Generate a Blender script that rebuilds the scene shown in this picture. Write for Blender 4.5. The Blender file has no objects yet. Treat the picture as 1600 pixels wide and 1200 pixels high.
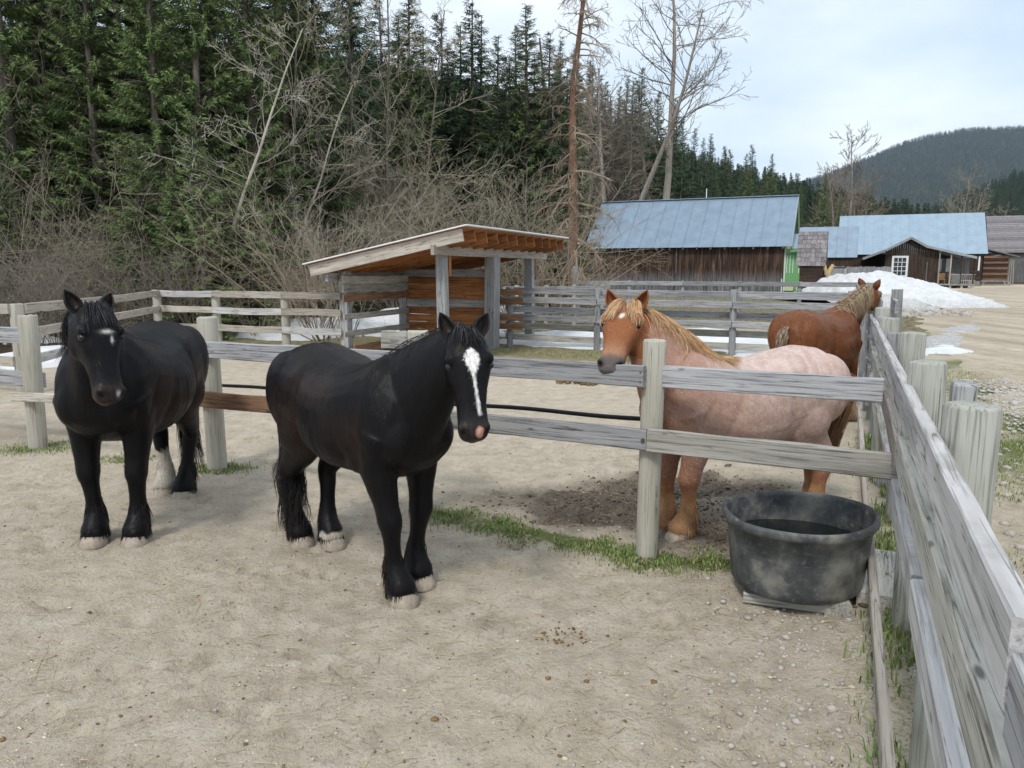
import bpy, bmesh, math, random
import numpy as np
from mathutils import Vector, Matrix, Euler
from mathutils.bvhtree import BVHTree

random.seed(7); RNG = np.random.default_rng(7)
rad = math.radians
scene = bpy.context.scene
COL = scene.collection

# ------------------------------------------------------------------ camera, sky, sun, exposure
cam_data = bpy.data.cameras.new('camera')
cam = bpy.data.objects.new('camera', cam_data); COL.objects.link(cam)
cam.location = (0, 0, 1.9)
cam.rotation_euler = (rad(90) - math.atan(180 / 1186), 0, 0)
cam_data.sensor_width = 36; cam_data.lens = 36 * 1186 / 1600
cam_data.clip_start = 0.05; cam_data.clip_end = 20000
scene.camera = cam

SUN_EL, SUN_AZ = 52, 205           # azimuth clockwise from +Y; the sun stands behind the camera, to its left
world = bpy.data.worlds.new('World'); scene.world = world; world.use_nodes = True
wn = world.node_tree.nodes; wl = world.node_tree.links; wn.clear()
w_out = wn.new('ShaderNodeOutputWorld'); w_bg = wn.new('ShaderNodeBackground')
w_sky = wn.new('ShaderNodeTexSky'); w_sky.sky_type = 'NISHITA'; w_sky.sun_disc = False
w_sky.sun_elevation = rad(SUN_EL); w_sky.sun_rotation = rad(SUN_AZ); w_sky.altitude = 1200
w_tc = wn.new('ShaderNodeTexCoord'); w_sep = wn.new('ShaderNodeSeparateXYZ'); wl.new(w_tc.outputs['Generated'], w_sep.inputs[0])
w_add = wn.new('ShaderNodeMath'); w_add.operation = 'ADD'; w_add.inputs[1].default_value = 0.22; wl.new(w_sep.outputs['Z'], w_add.inputs[0])
w_mx = wn.new('ShaderNodeMath'); w_mx.operation = 'MAXIMUM'; w_mx.inputs[1].default_value = 0.1; wl.new(w_add.outputs[0], w_mx.inputs[0])
w_dx = wn.new('ShaderNodeMath'); w_dx.operation = 'DIVIDE'; wl.new(w_sep.outputs['X'], w_dx.inputs[0]); wl.new(w_mx.outputs[0], w_dx.inputs[1])
w_dy = wn.new('ShaderNodeMath'); w_dy.operation = 'DIVIDE'; wl.new(w_sep.outputs['Y'], w_dy.inputs[0]); wl.new(w_mx.outputs[0], w_dy.inputs[1])
w_cmb = wn.new('ShaderNodeCombineXYZ'); wl.new(w_dx.outputs[0], w_cmb.inputs[0]); wl.new(w_dy.outputs[0], w_cmb.inputs[1])
w_ns = wn.new('ShaderNodeTexNoise'); w_ns.inputs['Scale'].default_value = 1.1; w_ns.inputs['Detail'].default_value = 7; w_ns.inputs['Roughness'].default_value = 0.55
wl.new(w_cmb.outputs[0], w_ns.inputs['Vector'])
w_rmp = wn.new('ShaderNodeValToRGB'); w_rmp.color_ramp.elements[0].position = 0.32; w_rmp.color_ramp.elements[1].position = 0.62
w_rmp.color_ramp.elements[0].color = (0.62, 0.62, 0.62, 1); w_rmp.color_ramp.elements[1].color = (0.97, 0.97, 0.97, 1)
wl.new(w_ns.outputs['Fac'], w_rmp.inputs[0])
w_ns2 = wn.new('ShaderNodeTexNoise'); w_ns2.inputs['Scale'].default_value = 0.9; w_ns2.inputs['Detail'].default_value = 5
wl.new(w_cmb.outputs[0], w_ns2.inputs['Vector'])
w_cc = wn.new('ShaderNodeValToRGB'); w_cc.color_ramp.elements[0].position = 0.35; w_cc.color_ramp.elements[1].position = 0.7
w_cc.color_ramp.elements[0].color = (5.5, 6.6, 7.5, 1); w_cc.color_ramp.elements[1].color = (9.2, 9.5, 9.7, 1)
wl.new(w_ns2.outputs['Fac'], w_cc.inputs[0])
w_mix = wn.new('ShaderNodeMix'); w_mix.data_type = 'RGBA'
wl.new(w_rmp.outputs[0], w_mix.inputs[0]); wl.new(w_sky.outputs[0], w_mix.inputs[6]); wl.new(w_cc.outputs[0], w_mix.inputs[7])
wl.new(w_mix.outputs[2], w_bg.inputs[0]); w_bg.inputs[1].default_value = 0.1
wl.new(w_bg.outputs[0], w_out.inputs[0])

sun_d = bpy.data.lights.new('sun', 'SUN'); sun_d.energy = 1.5; sun_d.angle = rad(12); sun_d.color = (1.0, 0.95, 0.88)
sun = bpy.data.objects.new('sun', sun_d); COL.objects.link(sun)
sd = Vector((math.sin(rad(SUN_AZ)) * math.cos(rad(SUN_EL)), math.cos(rad(SUN_AZ)) * math.cos(rad(SUN_EL)), math.sin(rad(SUN_EL))))
sun.rotation_euler = sd.to_track_quat('Z', 'Y').to_euler(); sun.location = (-20, -30, 40)

scene.view_settings.view_transform = 'Standard'; scene.view_settings.look = 'None'
scene.view_settings.exposure = 0.6; scene.view_settings.gamma = 1.0; scene.view_settings.use_curve_mapping = False
scene.render.engine = 'CYCLES'
scene.cycles.max_bounces = 6; scene.cycles.diffuse_bounces = 3; scene.cycles.glossy_bounces = 2
scene.cycles.transmission_bounces = 2; scene.cycles.volume_bounces = 0; scene.cycles.transparent_max_bounces = 4
scene.cycles.use_denoising = True; scene.cycles.caustics_reflective = False; scene.cycles.caustics_refractive = False

# ------------------------------------------------------------------ helpers
E1 = Vector((0.916, -0.402, 0)); E2 = Vector((0.402, 0.916, 0)); GRID = math.atan2(-0.402, 0.916)

def hash2(ix, iy, seed):
    h = (ix.astype(np.int64) * 374761393 + iy.astype(np.int64) * 668265263 + seed * 1442695041) & 0xFFFFFFFF
    h = ((h ^ (h >> 13)) * 1274126177) & 0xFFFFFFFF
    return ((h ^ (h >> 16)) & 0xFFFF) / 65535.0
def vnoise(x, y, seed=0):
    x = np.asarray(x, float); y = np.asarray(y, float)
    ix = np.floor(x); iy = np.floor(y); fx = x - ix; fy = y - iy
    fx = fx * fx * (3 - 2 * fx); fy = fy * fy * (3 - 2 * fy)
    a = hash2(ix, iy, seed); b = hash2(ix + 1, iy, seed); c = hash2(ix, iy + 1, seed); d = hash2(ix + 1, iy + 1, seed)
    return (a * (1 - fx) + b * fx) * (1 - fy) + (c * (1 - fx) + d * fx) * fy
def fbm(x, y, seed=0, octv=4):
    s = 0; amp = 0.5; t = 0
    for k in range(octv):
        s = s + amp * vnoise(np.asarray(x) * 2 ** k, np.asarray(y) * 2 ** k, seed + k * 17); t += amp; amp *= 0.5
    return s / t
def sstep(a, b, x):
    t = np.clip((np.asarray(x, float) - a) / (b - a), 0, 1); return t * t * (3 - 2 * t)

def tag(o, label=None, cat=None, group=None, kind=None):
    if label: o['label'] = label
    if cat: o['category'] = cat
    if group: o['group'] = group
    if kind: o['kind'] = kind
    return o
def mesh_obj(name, me, mat=None, parent=None, loc=None, rot=None):
    o = bpy.data.objects.new(name, me); COL.objects.link(o)
    if mat is not None and not me.materials: me.materials.append(mat)
    if parent is not None: o.parent = parent
    if loc is not None: o.location = loc
    if rot is not None: o.rotation_euler = rot
    return o
def mesh_pd(name, verts, faces, smooth=False):
    me = bpy.data.meshes.new(name); me.from_pydata([tuple(v) for v in verts], [], faces); me.update()
    if smooth: me.polygons.foreach_set('use_smooth', [True] * len(me.polygons))
    return me
def mesh_np(name, V, F, smooth=False):
    """V (n,3) array, F (m,k) array with constant k"""
    V = np.asarray(V, np.float32); F = np.asarray(F, np.int32)
    me = bpy.data.meshes.new(name); m, k = F.shape
    me.vertices.add(len(V)); me.vertices.foreach_set('co', V.ravel())
    me.loops.add(m * k); me.loops.foreach_set('vertex_index', F.ravel())
    me.polygons.add(m); me.polygons.foreach_set('loop_start', np.arange(0, m * k, k, dtype=np.int32))
    me.update(calc_edges=True); me.validate()
    if smooth: me.polygons.foreach_set('use_smooth', [True] * len(me.polygons))
    return me
def empty(name, loc=(0, 0, 0), rz=0.0, scale=None):
    o = bpy.data.objects.new(name, None); COL.objects.link(o); o.location = loc; o.rotation_euler = (0, 0, rz)
    o.empty_display_size = 0.2
    if scale: o.scale = scale
    return o
def vcol(me, name, cols):
    a = me.color_attributes.new(name, 'FLOAT_COLOR', 'POINT')
    c = np.ones((len(me.vertices), 4), np.float32); c[:, :3] = cols; a.data.foreach_set('color', c.ravel())

# ------------------------------------------------------------------ materials
def new_mat(name):
    m = bpy.data.materials.new(name); m.use_nodes = True
    n = m.node_tree.nodes; l = m.node_tree.links
    return m, n, l, n['Principled BSDF']
def nd(n, typ, **kw):
    o = n.new(typ)
    for k, v in kw.items():
        if k in o.inputs: o.inputs[k].default_value = v
        else: setattr(o, k, v)
    return o
def ramp(n, l, src, stops):
    r = n.new('ShaderNodeValToRGB'); els = r.color_ramp.elements
    while len(els) < len(stops): els.new(0.5)
    for e, (p, c) in zip(els, stops):
        e.position = p; e.color = (*c, 1) if len(c) == 3 else c
    l.new(src, r.inputs[0]); return r.outputs[0]
def mixc(n, l, fac, a, b, mode='MIX'):
    m = n.new('ShaderNodeMix'); m.data_type = 'RGBA'; m.blend_type = mode
    for s, v in ((0, fac), (6, a), (7, b)):
        if hasattr(v, 'links') or hasattr(v, 'is_linked'): l.new(v, m.inputs[s])
        elif s == 0: m.inputs[0].default_value = v
        else: m.inputs[s].default_value = (*v, 1)
    return m.outputs[2]
def bump(n, l, bsdf, h, strength=0.3, dist=0.01):
    b = n.new('ShaderNodeBump'); b.inputs['Strength'].default_value = strength; b.inputs['Distance'].default_value = dist
    l.new(h, b.inputs['Height']); l.new(b.outputs[0], bsdf.inputs['Normal'])
def noise(n, l, vec, scale, detail=4, rough=0.55):
    t = nd(n, 'ShaderNodeTexNoise', Scale=scale, Detail=detail, Roughness=rough); l.new(vec, t.inputs['Vector']); return t.outputs['Fac']

def wood(name, c_lo, c_hi, c_dark, axis='X', rough=0.85, tint=0.25, fine=1.0, lichen=None):
    m, n, l, b = new_mat(name)
    tc = n.new('ShaderNodeTexCoord'); oi = n.new('ShaderNodeObjectInfo')
    ofs = n.new('ShaderNodeVectorMath'); ofs.operation = 'SCALE'; ofs.inputs[0].default_value = (37, 23, 51); l.new(oi.outputs['Random'], ofs.inputs['Scale'])
    add = n.new('ShaderNodeVectorMath'); add.operation = 'ADD'; l.new(tc.outputs['Object'], add.inputs[0]); l.new(ofs.outputs[0], add.inputs[1])
    mp = n.new('ShaderNodeMapping'); l.new(add.outputs[0], mp.inputs[0])
    mp.inputs['Scale'].default_value = {'X': (0.7, 9, 9), 'Y': (9, 0.7, 9), 'Z': (9, 9, 0.7)}[axis]
    mp2 = n.new('ShaderNodeMapping'); l.new(add.outputs[0], mp2.inputs[0])
    mp2.inputs['Scale'].default_value = tuple(v * fine for v in {'X': (2.2, 70, 70), 'Y': (70, 2.2, 70), 'Z': (70, 70, 2.2)}[axis])
    broad = noise(n, l, mp.outputs[0], 1.0, 5, 0.6); grain = noise(n, l, mp2.outputs[0], 1.0, 4, 0.65)
    blot = noise(n, l, add.outputs[0], 3.3, 4, 0.6)
    c = ramp(n, l, broad, [(0.3, c_lo), (0.68, c_hi)])
    gm = ramp(n, l, grain, [(0.34, (1, 1, 1)), (0.5, (0, 0, 0))])
    c = mixc(n, l, gm, c, c_dark)
    mp3 = n.new('ShaderNodeMapping'); l.new(add.outputs[0], mp3.inputs[0]); mp3.inputs['Scale'].default_value = {'X': (0.55, 16, 16), 'Y': (16, 0.55, 16), 'Z': (16, 16, 0.55)}[axis]
    ck = noise(n, l, mp3.outputs[0], 1.0, 2, 0.5); ckm = ramp(n, l, ck, [(0.485, (0, 0, 0)), (0.5, (0.9, 0.9, 0.9)), (0.515, (0, 0, 0))]); patch = ramp(n, l, blot, [(0.46, (0, 0, 0)), (0.56, (1, 1, 1))])
    ckp = mixc(n, l, 1.0, ckm, patch, 'MULTIPLY'); c = mixc(n, l, ckp, c, tuple(v * .35 for v in c_dark))
    mp4 = n.new('ShaderNodeMapping'); l.new(add.outputs[0], mp4.inputs[0]); mp4.inputs['Scale'].default_value = {'X': (2.2, 7, 7), 'Y': (7, 2.2, 7), 'Z': (7, 7, 2.2)}[axis]
    vk = n.new('ShaderNodeTexVoronoi'); vk.inputs['Scale'].default_value = 1.0; l.new(mp4.outputs[0], vk.inputs['Vector']); c = mixc(n, l, ramp(n, l, vk.outputs['Distance'], [(0.045, (0.8, 0.8, 0.8)), (0.09, (0, 0, 0))]), c, tuple(v * .5 for v in c_dark))
    if lichen:
        lm = ramp(n, l, blot, [(0.55, (0, 0, 0)), (0.72, (0.7, 0.7, 0.7))]); c = mixc(n, l, lm, c, lichen)
    vr = n.new('ShaderNodeMapRange'); vr.inputs[3].default_value = 1 - tint; vr.inputs[4].default_value = 1 + tint * 0.7; l.new(oi.outputs['Random'], vr.inputs[0])
    hs = n.new('ShaderNodeHueSaturation'); l.new(c, hs.inputs['Color']); l.new(vr.outputs[0], hs.inputs['Value'])
    l.new(hs.outputs[0], b.inputs['Base Color']); b.inputs['Roughness'].default_value = rough; b.inputs['Specular IOR Level'].default_value = 0.2
    bump(n, l, b, grain, 0.5, 0.006)
    return m
def plain(name, col, rough=0.7, metal=0.0, var=0.15, scale=6.0, spec=0.3, bumps=0.0):
    m, n, l, b = new_mat(name)
    tc = n.new('ShaderNodeTexCoord'); f = noise(n, l, tc.outputs['Object'], scale, 5, 0.6)
    c = ramp(n, l, f, [(0.25, tuple(v * (1 - var) for v in col)), (0.75, tuple(min(1, v * (1 + var)) for v in col))])
    l.new(c, b.inputs['Base Color']); b.inputs['Roughness'].default_value = rough; b.inputs['Metallic'].default_value = metal; b.inputs['Specular IOR Level'].default_value = spec
    if bumps: bump(n, l, b, f, bumps, 0.02)
    return m

M = {}
M['rail_grey'] = wood('weathered_grey_board', (0.23, 0.235, 0.25), (0.44, 0.44, 0.45), (0.10, 0.10, 0.105), 'X', lichen=(0.36, 0.35, 0.31))
M['rail_tan'] = wood('weathered_tan_board', (0.33, 0.29, 0.25), (0.50, 0.46, 0.41), (0.20, 0.17, 0.14), 'X')
M['rail_brown'] = wood('brown_board', (0.22, 0.12, 0.07), (0.36, 0.22, 0.14), (0.11, 0.06, 0.035), 'X')
M['rail_pale'] = wood('pale_weathered_board', (0.38, 0.37, 0.37), (0.60, 0.59, 0.58), (0.25, 0.245, 0.24), 'X', tint=0.12, fine=0.7, lichen=(0.26, 0.25, 0.23))
M['rail_lower'] = wood('grey_green_board', (0.30, 0.29, 0.26), (0.50, 0.48, 0.44), (0.15, 0.14, 0.12), 'X', lichen=(0.30, 0.29, 0.23))
M['post_green'] = wood('treated_round_post', (0.28, 0.285, 0.255), (0.42, 0.425, 0.385), (0.20, 0.20, 0.17), 'Z', tint=0.1)
M['post_tan'] = wood('tan_post', (0.36, 0.345, 0.295), (0.51, 0.485, 0.42), (0.31, 0.285, 0.22), 'Z', tint=0.12)
M['post_grey'] = wood('grey_post', (0.24, 0.25, 0.26), (0.40, 0.40, 0.40), (0.13, 0.13, 0.13), 'Z', tint=0.15)
M['cedar'] = wood('orange_cedar_board', (0.22, 0.085, 0.03), (0.42, 0.19, 0.08), (0.10, 0.04, 0.015), 'X', tint=0.2)
M['plywood'] = wood('orange_underlay', (0.30, 0.13, 0.055), (0.42, 0.21, 0.10), (0.16, 0.07, 0.03), 'X', tint=0.05)
M['dark_board'] = wood('dark_barn_board', (0.035, 0.026, 0.022), (0.11, 0.075, 0.055), (0.014, 0.011, 0.010), 'Z', tint=0.4)
M['dark_log'] = wood('dark_log', (0.035, 0.024, 0.020), (0.085, 0.055, 0.042), (0.014, 0.011, 0.010), 'X', tint=0.3)
M['grey_vert'] = wood('grey_vertical_board', (0.17, 0.165, 0.165), (0.30, 0.29, 0.29), (0.08, 0.08, 0.08), 'Z', tint=0.25)
M['shingle'] = wood('grey_shingle', (0.17, 0.155, 0.16), (0.33, 0.31, 0.32), (0.08, 0.075, 0.08), 'Y', tint=0.3)
M['log_yellow'] = plain('peeled_log', (0.45, 0.33, 0.17), 0.75, 0, 0.3)
M['roof_blue'] = plain('blue_grey_metal_sheet', (0.215, 0.285, 0.365), 0.45, 0.25, 0.16, 1.2, 0.5)
M['roof_pale'] = plain('pale_blue_metal_sheet', (0.29, 0.38, 0.465), 0.45, 0.25, 0.12, 1.0, 0.5)
M['green_light'] = plain('pale_green_paint', (0.53, 0.64, 0.38), 0.6, 0, 0.12)
M['green_dark'] = plain('green_paint', (0.15, 0.36, 0.15), 0.6, 0, 0.12)
M['white_paint'] = plain('white_paint', (0.72, 0.74, 0.76), 0.55, 0, 0.08)
M['dark_glass'] = plain('dark_window_glass', (0.02, 0.025, 0.03), 0.08, 0, 0.1, spec=0.6)
M['black_pipe'] = plain('black_polythene', (0.012, 0.012, 0.013), 0.45)
M['steel'] = plain('rusty_bolt', (0.16, 0.13, 0.11), 0.5, 0.8)
M['chair_wood'] = plain('varnished_chair_wood', (0.28, 0.15, 0.07), 0.6)

def barn_board_mat():
    m, n, l, b = new_mat('weathered_barn_cladding')
    tc = n.new('ShaderNodeTexCoord'); mp = n.new('ShaderNodeMapping'); l.new(tc.outputs['Object'], mp.inputs[0]); mp.inputs['Scale'].default_value = (4.6, 4.6, 0.35)
    br = noise(n, l, mp.outputs[0], 1.0, 5, 0.65)
    mp2 = n.new('ShaderNodeMapping'); l.new(tc.outputs['Object'], mp2.inputs[0]); mp2.inputs['Scale'].default_value = (24, 24, 0.8)
    gr = noise(n, l, mp2.outputs[0], 1.0, 4, 0.6)
    brown = ramp(n, l, br, [(0.3, (0.026, 0.019, 0.017)), (0.5, (0.07, 0.043, 0.032)), (0.62, (0.16, 0.10, 0.068)), (0.72, (0.22, 0.20, 0.18))])
    grey = ramp(n, l, br, [(0.3, (0.09, 0.09, 0.095)), (0.65, (0.25, 0.25, 0.26))])
    sep = n.new('ShaderNodeSeparateXYZ'); l.new(tc.outputs['Object'], sep.inputs[0])
    ma = nd(n, 'ShaderNodeMath', operation='MULTIPLY_ADD'); ma.inputs[1].default_value = 1.6; l.new(br, ma.inputs[0]); l.new(sep.outputs['Z'], ma.inputs[2])
    zf = ramp(n, l, ma.outputs[0], [(0.0, (1, 1, 1)), (1.0, (0, 0, 0))])
    mr = nd(n, 'ShaderNodeMapRange'); mr.inputs[1].default_value = 1.7; mr.inputs[2].default_value = 2.6; mr.inputs[3].default_value = 1; mr.inputs[4].default_value = 0; l.new(ma.outputs[0], mr.inputs[0])
    c = mixc(n, l, mr.outputs[0], brown, grey)
    gm = ramp(n, l, gr, [(0.36, (1, 1, 1)), (0.5, (0, 0, 0))]); c = mixc(n, l, gm, c, (0.018, 0.015, 0.014))
    l.new(c, b.inputs['Base Color']); b.inputs['Roughness'].default_value = 0.9; b.inputs['Specular IOR Level'].default_value = 0.15
    bump(n, l, b, gr, 0.5, 0.02); return m
M['barn_clad'] = barn_board_mat()

def snow_mat():
    m, n, l, b = new_mat('old_snow'); tc = n.new('ShaderNodeTexCoord')
    f = noise(n, l, tc.outputs['Object'], 2.2, 6, 0.6); g = noise(n, l, tc.outputs['Object'], 18, 4, 0.7)
    c = ramp(n, l, f, [(0.3, (0.60, 0.62, 0.64)), (0.6, (0.76, 0.78, 0.80))])
    at = n.new('ShaderNodeAttribute'); at.attribute_name = 'dirt'
    dm = nd(n, 'ShaderNodeMath', operation='MULTIPLY_ADD'); dm.inputs[1].default_value = 3.2; dm.inputs[2].default_value = -0.85; l.new(g, dm.inputs[0])
    dd = nd(n, 'ShaderNodeMath', operation='MULTIPLY', use_clamp=True); l.new(dm.outputs[0], dd.inputs[0]); l.new(at.outputs['Fac'], dd.inputs[1])
    c = mixc(n, l, dd.outputs[0], c, (0.22, 0.19, 0.16))
    l.new(c, b.inputs['Base Color']); b.inputs['Roughness'].default_value = 0.7; b.inputs['Specular IOR Level'].default_value = 0.25
    bump(n, l, b, g, 0.5, 0.05); return m
M['snow'] = snow_mat()

def attr_mat(name, rough=0.6, spec=0.3, sheen=0.0, nscale=60, nvar=0.3, bstr=0.25, bdist=0.004, stretch=(1, 1, 1)):
    m, n, l, b = new_mat(name); at = n.new('ShaderNodeAttribute'); at.attribute_name = 'tint'
    tc = n.new('ShaderNodeTexCoord'); mp = n.new('ShaderNodeMapping'); l.new(tc.outputs['Object'], mp.inputs[0]); mp.inputs['Scale'].default_value = stretch
    f = noise(n, l, mp.outputs[0], nscale, 4, 0.6)
    mr = nd(n, 'ShaderNodeMapRange'); mr.inputs[1].default_value = 0.3; mr.inputs[2].default_value = 0.7; mr.inputs[3].default_value = 1 - nvar; mr.inputs[4].default_value = 1 + nvar; l.new(f, mr.inputs[0])
    hs = n.new('ShaderNodeHueSaturation'); l.new(at.outputs['Color'], hs.inputs['Color']); l.new(mr.outputs[0], hs.inputs['Value'])
    l.new(hs.outputs[0], b.inputs['Base Color']); b.inputs['Roughness'].default_value = rough; b.inputs['Specular IOR Level'].default_value = spec
    if sheen:
        b.inputs['Sheen Weight'].default_value = sheen; b.inputs['Sheen Roughness'].default_value = 0.4
    bump(n, l, b, f, bstr, bdist); return m
M['coat'] = attr_mat('horse_coat', 0.42, 0.13, 0.0, 70, 0.35, 0.5, 0.005, (1, 1, 0.3))
M['roan_coat'] = attr_mat('roan_horse_coat', 0.62, 0.15, 0.0, 110, 0.18, 0.5, 0.005, (1, 1, 0.5))
M['hair'] = attr_mat('horse_hair', 0.42, 0.22, 0.0, 30, 0.2, 0.0)
M['fur'] = attr_mat('horse_fur', 0.40, 0.16, 0.0, 30, 0.1, 0.0)
M['hoof'] = plain('hoof_horn', (0.34, 0.29, 0.235), 0.65, 0, 0.3, 30)
M['hoof_dark'] = plain('dark_hoof_horn', (0.12, 0.09, 0.075), 0.65, 0, 0.3, 30)
M['eye'] = plain('horse_eye', (0.008, 0.006, 0.005), 0.08, 0, 0.0, spec=0.6)

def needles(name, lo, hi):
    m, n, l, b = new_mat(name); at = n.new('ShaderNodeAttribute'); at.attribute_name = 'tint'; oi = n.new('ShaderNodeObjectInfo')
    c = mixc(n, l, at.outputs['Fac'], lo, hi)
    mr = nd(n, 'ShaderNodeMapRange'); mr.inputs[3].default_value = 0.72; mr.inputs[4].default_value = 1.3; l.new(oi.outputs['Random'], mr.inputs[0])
    hs = n.new('ShaderNodeHueSaturation'); l.new(c, hs.inputs['Color']); l.new(mr.outputs[0], hs.inputs['Value'])
    l.new(hs.outputs[0], b.inputs['Base Color']); b.inputs['Roughness'].default_value = 0.65; b.inputs['Specular IOR Level'].default_value = 0.2
    return m
M['needle_a'] = needles('spruce_needles', (0.048, 0.085, 0.034), (0.185, 0.26, 0.088))
M['needle_b'] = needles('dark_fir_needles', (0.024, 0.055, 0.031), (0.085, 0.15, 0.070))
M['needle_far'] = needles('far_conifer_needles', (0.022, 0.044, 0.026), (0.070, 0.105, 0.052))
M['bark'] = wood('grey_bark', (0.10, 0.085, 0.07), (0.20, 0.175, 0.15), (0.05, 0.04, 0.035), 'Z', tint=0.25, fine=0.3)
M['bark_red'] = wood('reddish_brown_bark', (0.13, 0.075, 0.05), (0.24, 0.15, 0.105), (0.06, 0.035, 0.025), 'Z', tint=0.1, fine=0.25)
M['bark_pale'] = wood('pale_poplar_bark', (0.22, 0.195, 0.165), (0.38, 0.345, 0.30), (0.12, 0.10, 0.085), 'Z', tint=0.1, fine=0.25)
M['twig'] = plain('bare_twig', (0.35, 0.31, 0.24), 0.85, 0, 0.45, 1.5)
M['twig_dark'] = plain('dark_bare_twig', (0.21, 0.18, 0.15), 0.85, 0, 0.4, 1.5)
M['twig_red'] = plain('reddish_bare_twig', (0.30, 0.24, 0.18), 0.85, 0, 0.4, 1.5)
M['twig_pale'] = plain('pale_bare_branch', (0.42, 0.385, 0.33), 0.85, 0, 0.35, 1.5)

def ground_mat():
    m, n, l, b = new_mat('paddock_ground'); tc = n.new('ShaderNodeTexCoord'); P = tc.outputs['Object']
    at = n.new('ShaderNodeAttribute'); at.attribute_name = 'zone'; sp = n.new('ShaderNodeSeparateColor'); l.new(at.outputs['Color'], sp.inputs[0])
    at2 = n.new('ShaderNodeAttribute'); at2.attribute_name = 'zone2'; sp2 = n.new('ShaderNodeSeparateColor'); l.new(at2.outputs['Color'], sp2.inputs[0])
    big = noise(n, l, P, 0.55, 6, 0.6); mid = noise(n, l, P, 5.0, 6, 0.65); fine = noise(n, l, P, 42, 5, 0.7); grit = noise(n, l, P, 140, 3, 0.7)
    dirt = ramp(n, l, mid, [(0.28, (0.39, 0.33, 0.25)), (0.5, (0.56, 0.485, 0.385)), (0.72, (0.68, 0.61, 0.51))])
    dirt = mixc(n, l, ramp(n, l, big, [(0.4, (0, 0, 0)), (0.7, (0.55, 0.55, 0.55))]), dirt, (0.62, 0.535, 0.42))
    fm = ramp(n, l, fine, [(0.30, (0.75, 0.75, 0.75)), (0.46, (0, 0, 0))]); dirt = mixc(n, l, fm, dirt, (0.28, 0.22, 0.16))
    gm = ramp(n, l, grit, [(0.62, (0, 0, 0)), (0.74, (0.6, 0.6, 0.6))]); dirt = mixc(n, l, gm, dirt, (0.68, 0.62, 0.53))
    grass = ramp(n, l, fine, [(0.3, (0.07, 0.10, 0.03)), (0.6, (0.17, 0.20, 0.07)), (0.8, (0.27, 0.24, 0.13))])
    mud = ramp(n, l, fine, [(0.3, (0.09, 0.073, 0.057)), (0.55, (0.20, 0.165, 0.13)), (0.8, (0.33, 0.28, 0.225))])
    litter = ramp(n, l, mid, [(0.3, (0.035, 0.028, 0.02)), (0.6, (0.10, 0.075, 0.05)), (0.8, (0.16, 0.12, 0.08))])
    olive = ramp(n, l, mid, [(0.3, (0.17, 0.15, 0.08)), (0.7, (0.34, 0.30, 0.19))])
    def brk(src, nz, k=1.1, lo=.38, hi=.62):
        a = nd(n, 'ShaderNodeMath', operation='MULTIPLY_ADD'); a.inputs[1].default_value = k; a.inputs[2].default_value = -k * 0.5; l.new(nz, a.inputs[0])
        s = nd(n, 'ShaderNodeMath', operation='ADD'); l.new(a.outputs[0], s.inputs[0]); l.new(src, s.inputs[1])
        return ramp(n, l, s.outputs[0], [(lo, (0, 0, 0)), (hi, (1, 1, 1))])
    c = mixc(n, l, brk(sp2.outputs[0], mid, 0.5), dirt, litter)
    c = mixc(n, l, brk(sp2.outputs[1], mid), c, olive)
    c = mixc(n, l, brk(sp.outputs[1], mid, 0.9, .2, .75), c, mud)
    c = mixc(n, l, brk(sp.outputs[0], fine, 1.2), c, grass)
    l.new(c, b.inputs['Base Color']); b.inputs['Roughness'].default_value = 0.95; b.inputs['Specular IOR Level'].default_value = 0.1
    hs = nd(n, 'ShaderNodeMath', operation='MULTIPLY_ADD'); hs.inputs[1].default_value = 1.6; l.new(mid, hs.inputs[0]); l.new(fine, hs.inputs[2])
    h2 = nd(n, 'ShaderNodeMath', operation='MULTIPLY_ADD'); h2.inputs[1].default_value = 0.4; l.new(grit, h2.inputs[0]); l.new(hs.outputs[0], h2.inputs[2])
    bump(n, l, b, h2.outputs[0], 1.0, 0.028); return m
M['ground'] = ground_mat()
def road_mat():
    m, n, l, b = new_mat('gravel_road'); tc = n.new('ShaderNodeTexCoord'); P = tc.outputs['Object']
    mp = n.new('ShaderNodeMapping'); l.new(P, mp.inputs[0]); mp.inputs['Rotation'].default_value = (0, 0, rad(-35)); mp.inputs['Scale'].default_value = (0.9, 0.09, 1)
    track = noise(n, l, mp.outputs[0], 1.0, 4, 0.55); mid = noise(n, l, P, 3, 6, 0.65); fine = noise(n, l, P, 40, 4, 0.7)
    c = ramp(n, l, track, [(0.3, (0.33, 0.275, 0.205)), (0.5, (0.46, 0.395, 0.31)), (0.7, (0.55, 0.49, 0.40))])
    c = mixc(n, l, ramp(n, l, mid, [(0.35, (0.5, 0.5, 0.5)), (0.55, (0, 0, 0))]), c, (0.26, 0.215, 0.16))
    c = mixc(n, l, ramp(n, l, fine, [(0.3, (0.5, 0.5, 0.5)), (0.5, (0, 0, 0))]), c, (0.2, 0.165, 0.125))
    l.new(c, b.inputs['Base Color']); b.inputs['Roughness'].default_value = 0.95; b.inputs['Specular IOR Level'].default_value = 0.1
    bump(n, l, b, fine, 0.5, 0.02); return m
M['road'] = road_mat()
def hill_mat(name, a, b_, sc):
    m, n, l, b = new_mat(name); tc = n.new('ShaderNodeTexCoord')
    f = noise(n, l, tc.outputs['Object'], sc, 8, 0.7); c = ramp(n, l, f, [(0.3, a), (0.7, b_)])
    l.new(c, b.inputs['Base Color']); b.inputs['Roughness'].default_value = 0.95; b.inputs['Specular IOR Level'].default_value = 0.05; return m
M['hill'] = hill_mat('forest_floor', (0.020, 0.026, 0.014), (0.06, 0.058, 0.035), 0.08)
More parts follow.
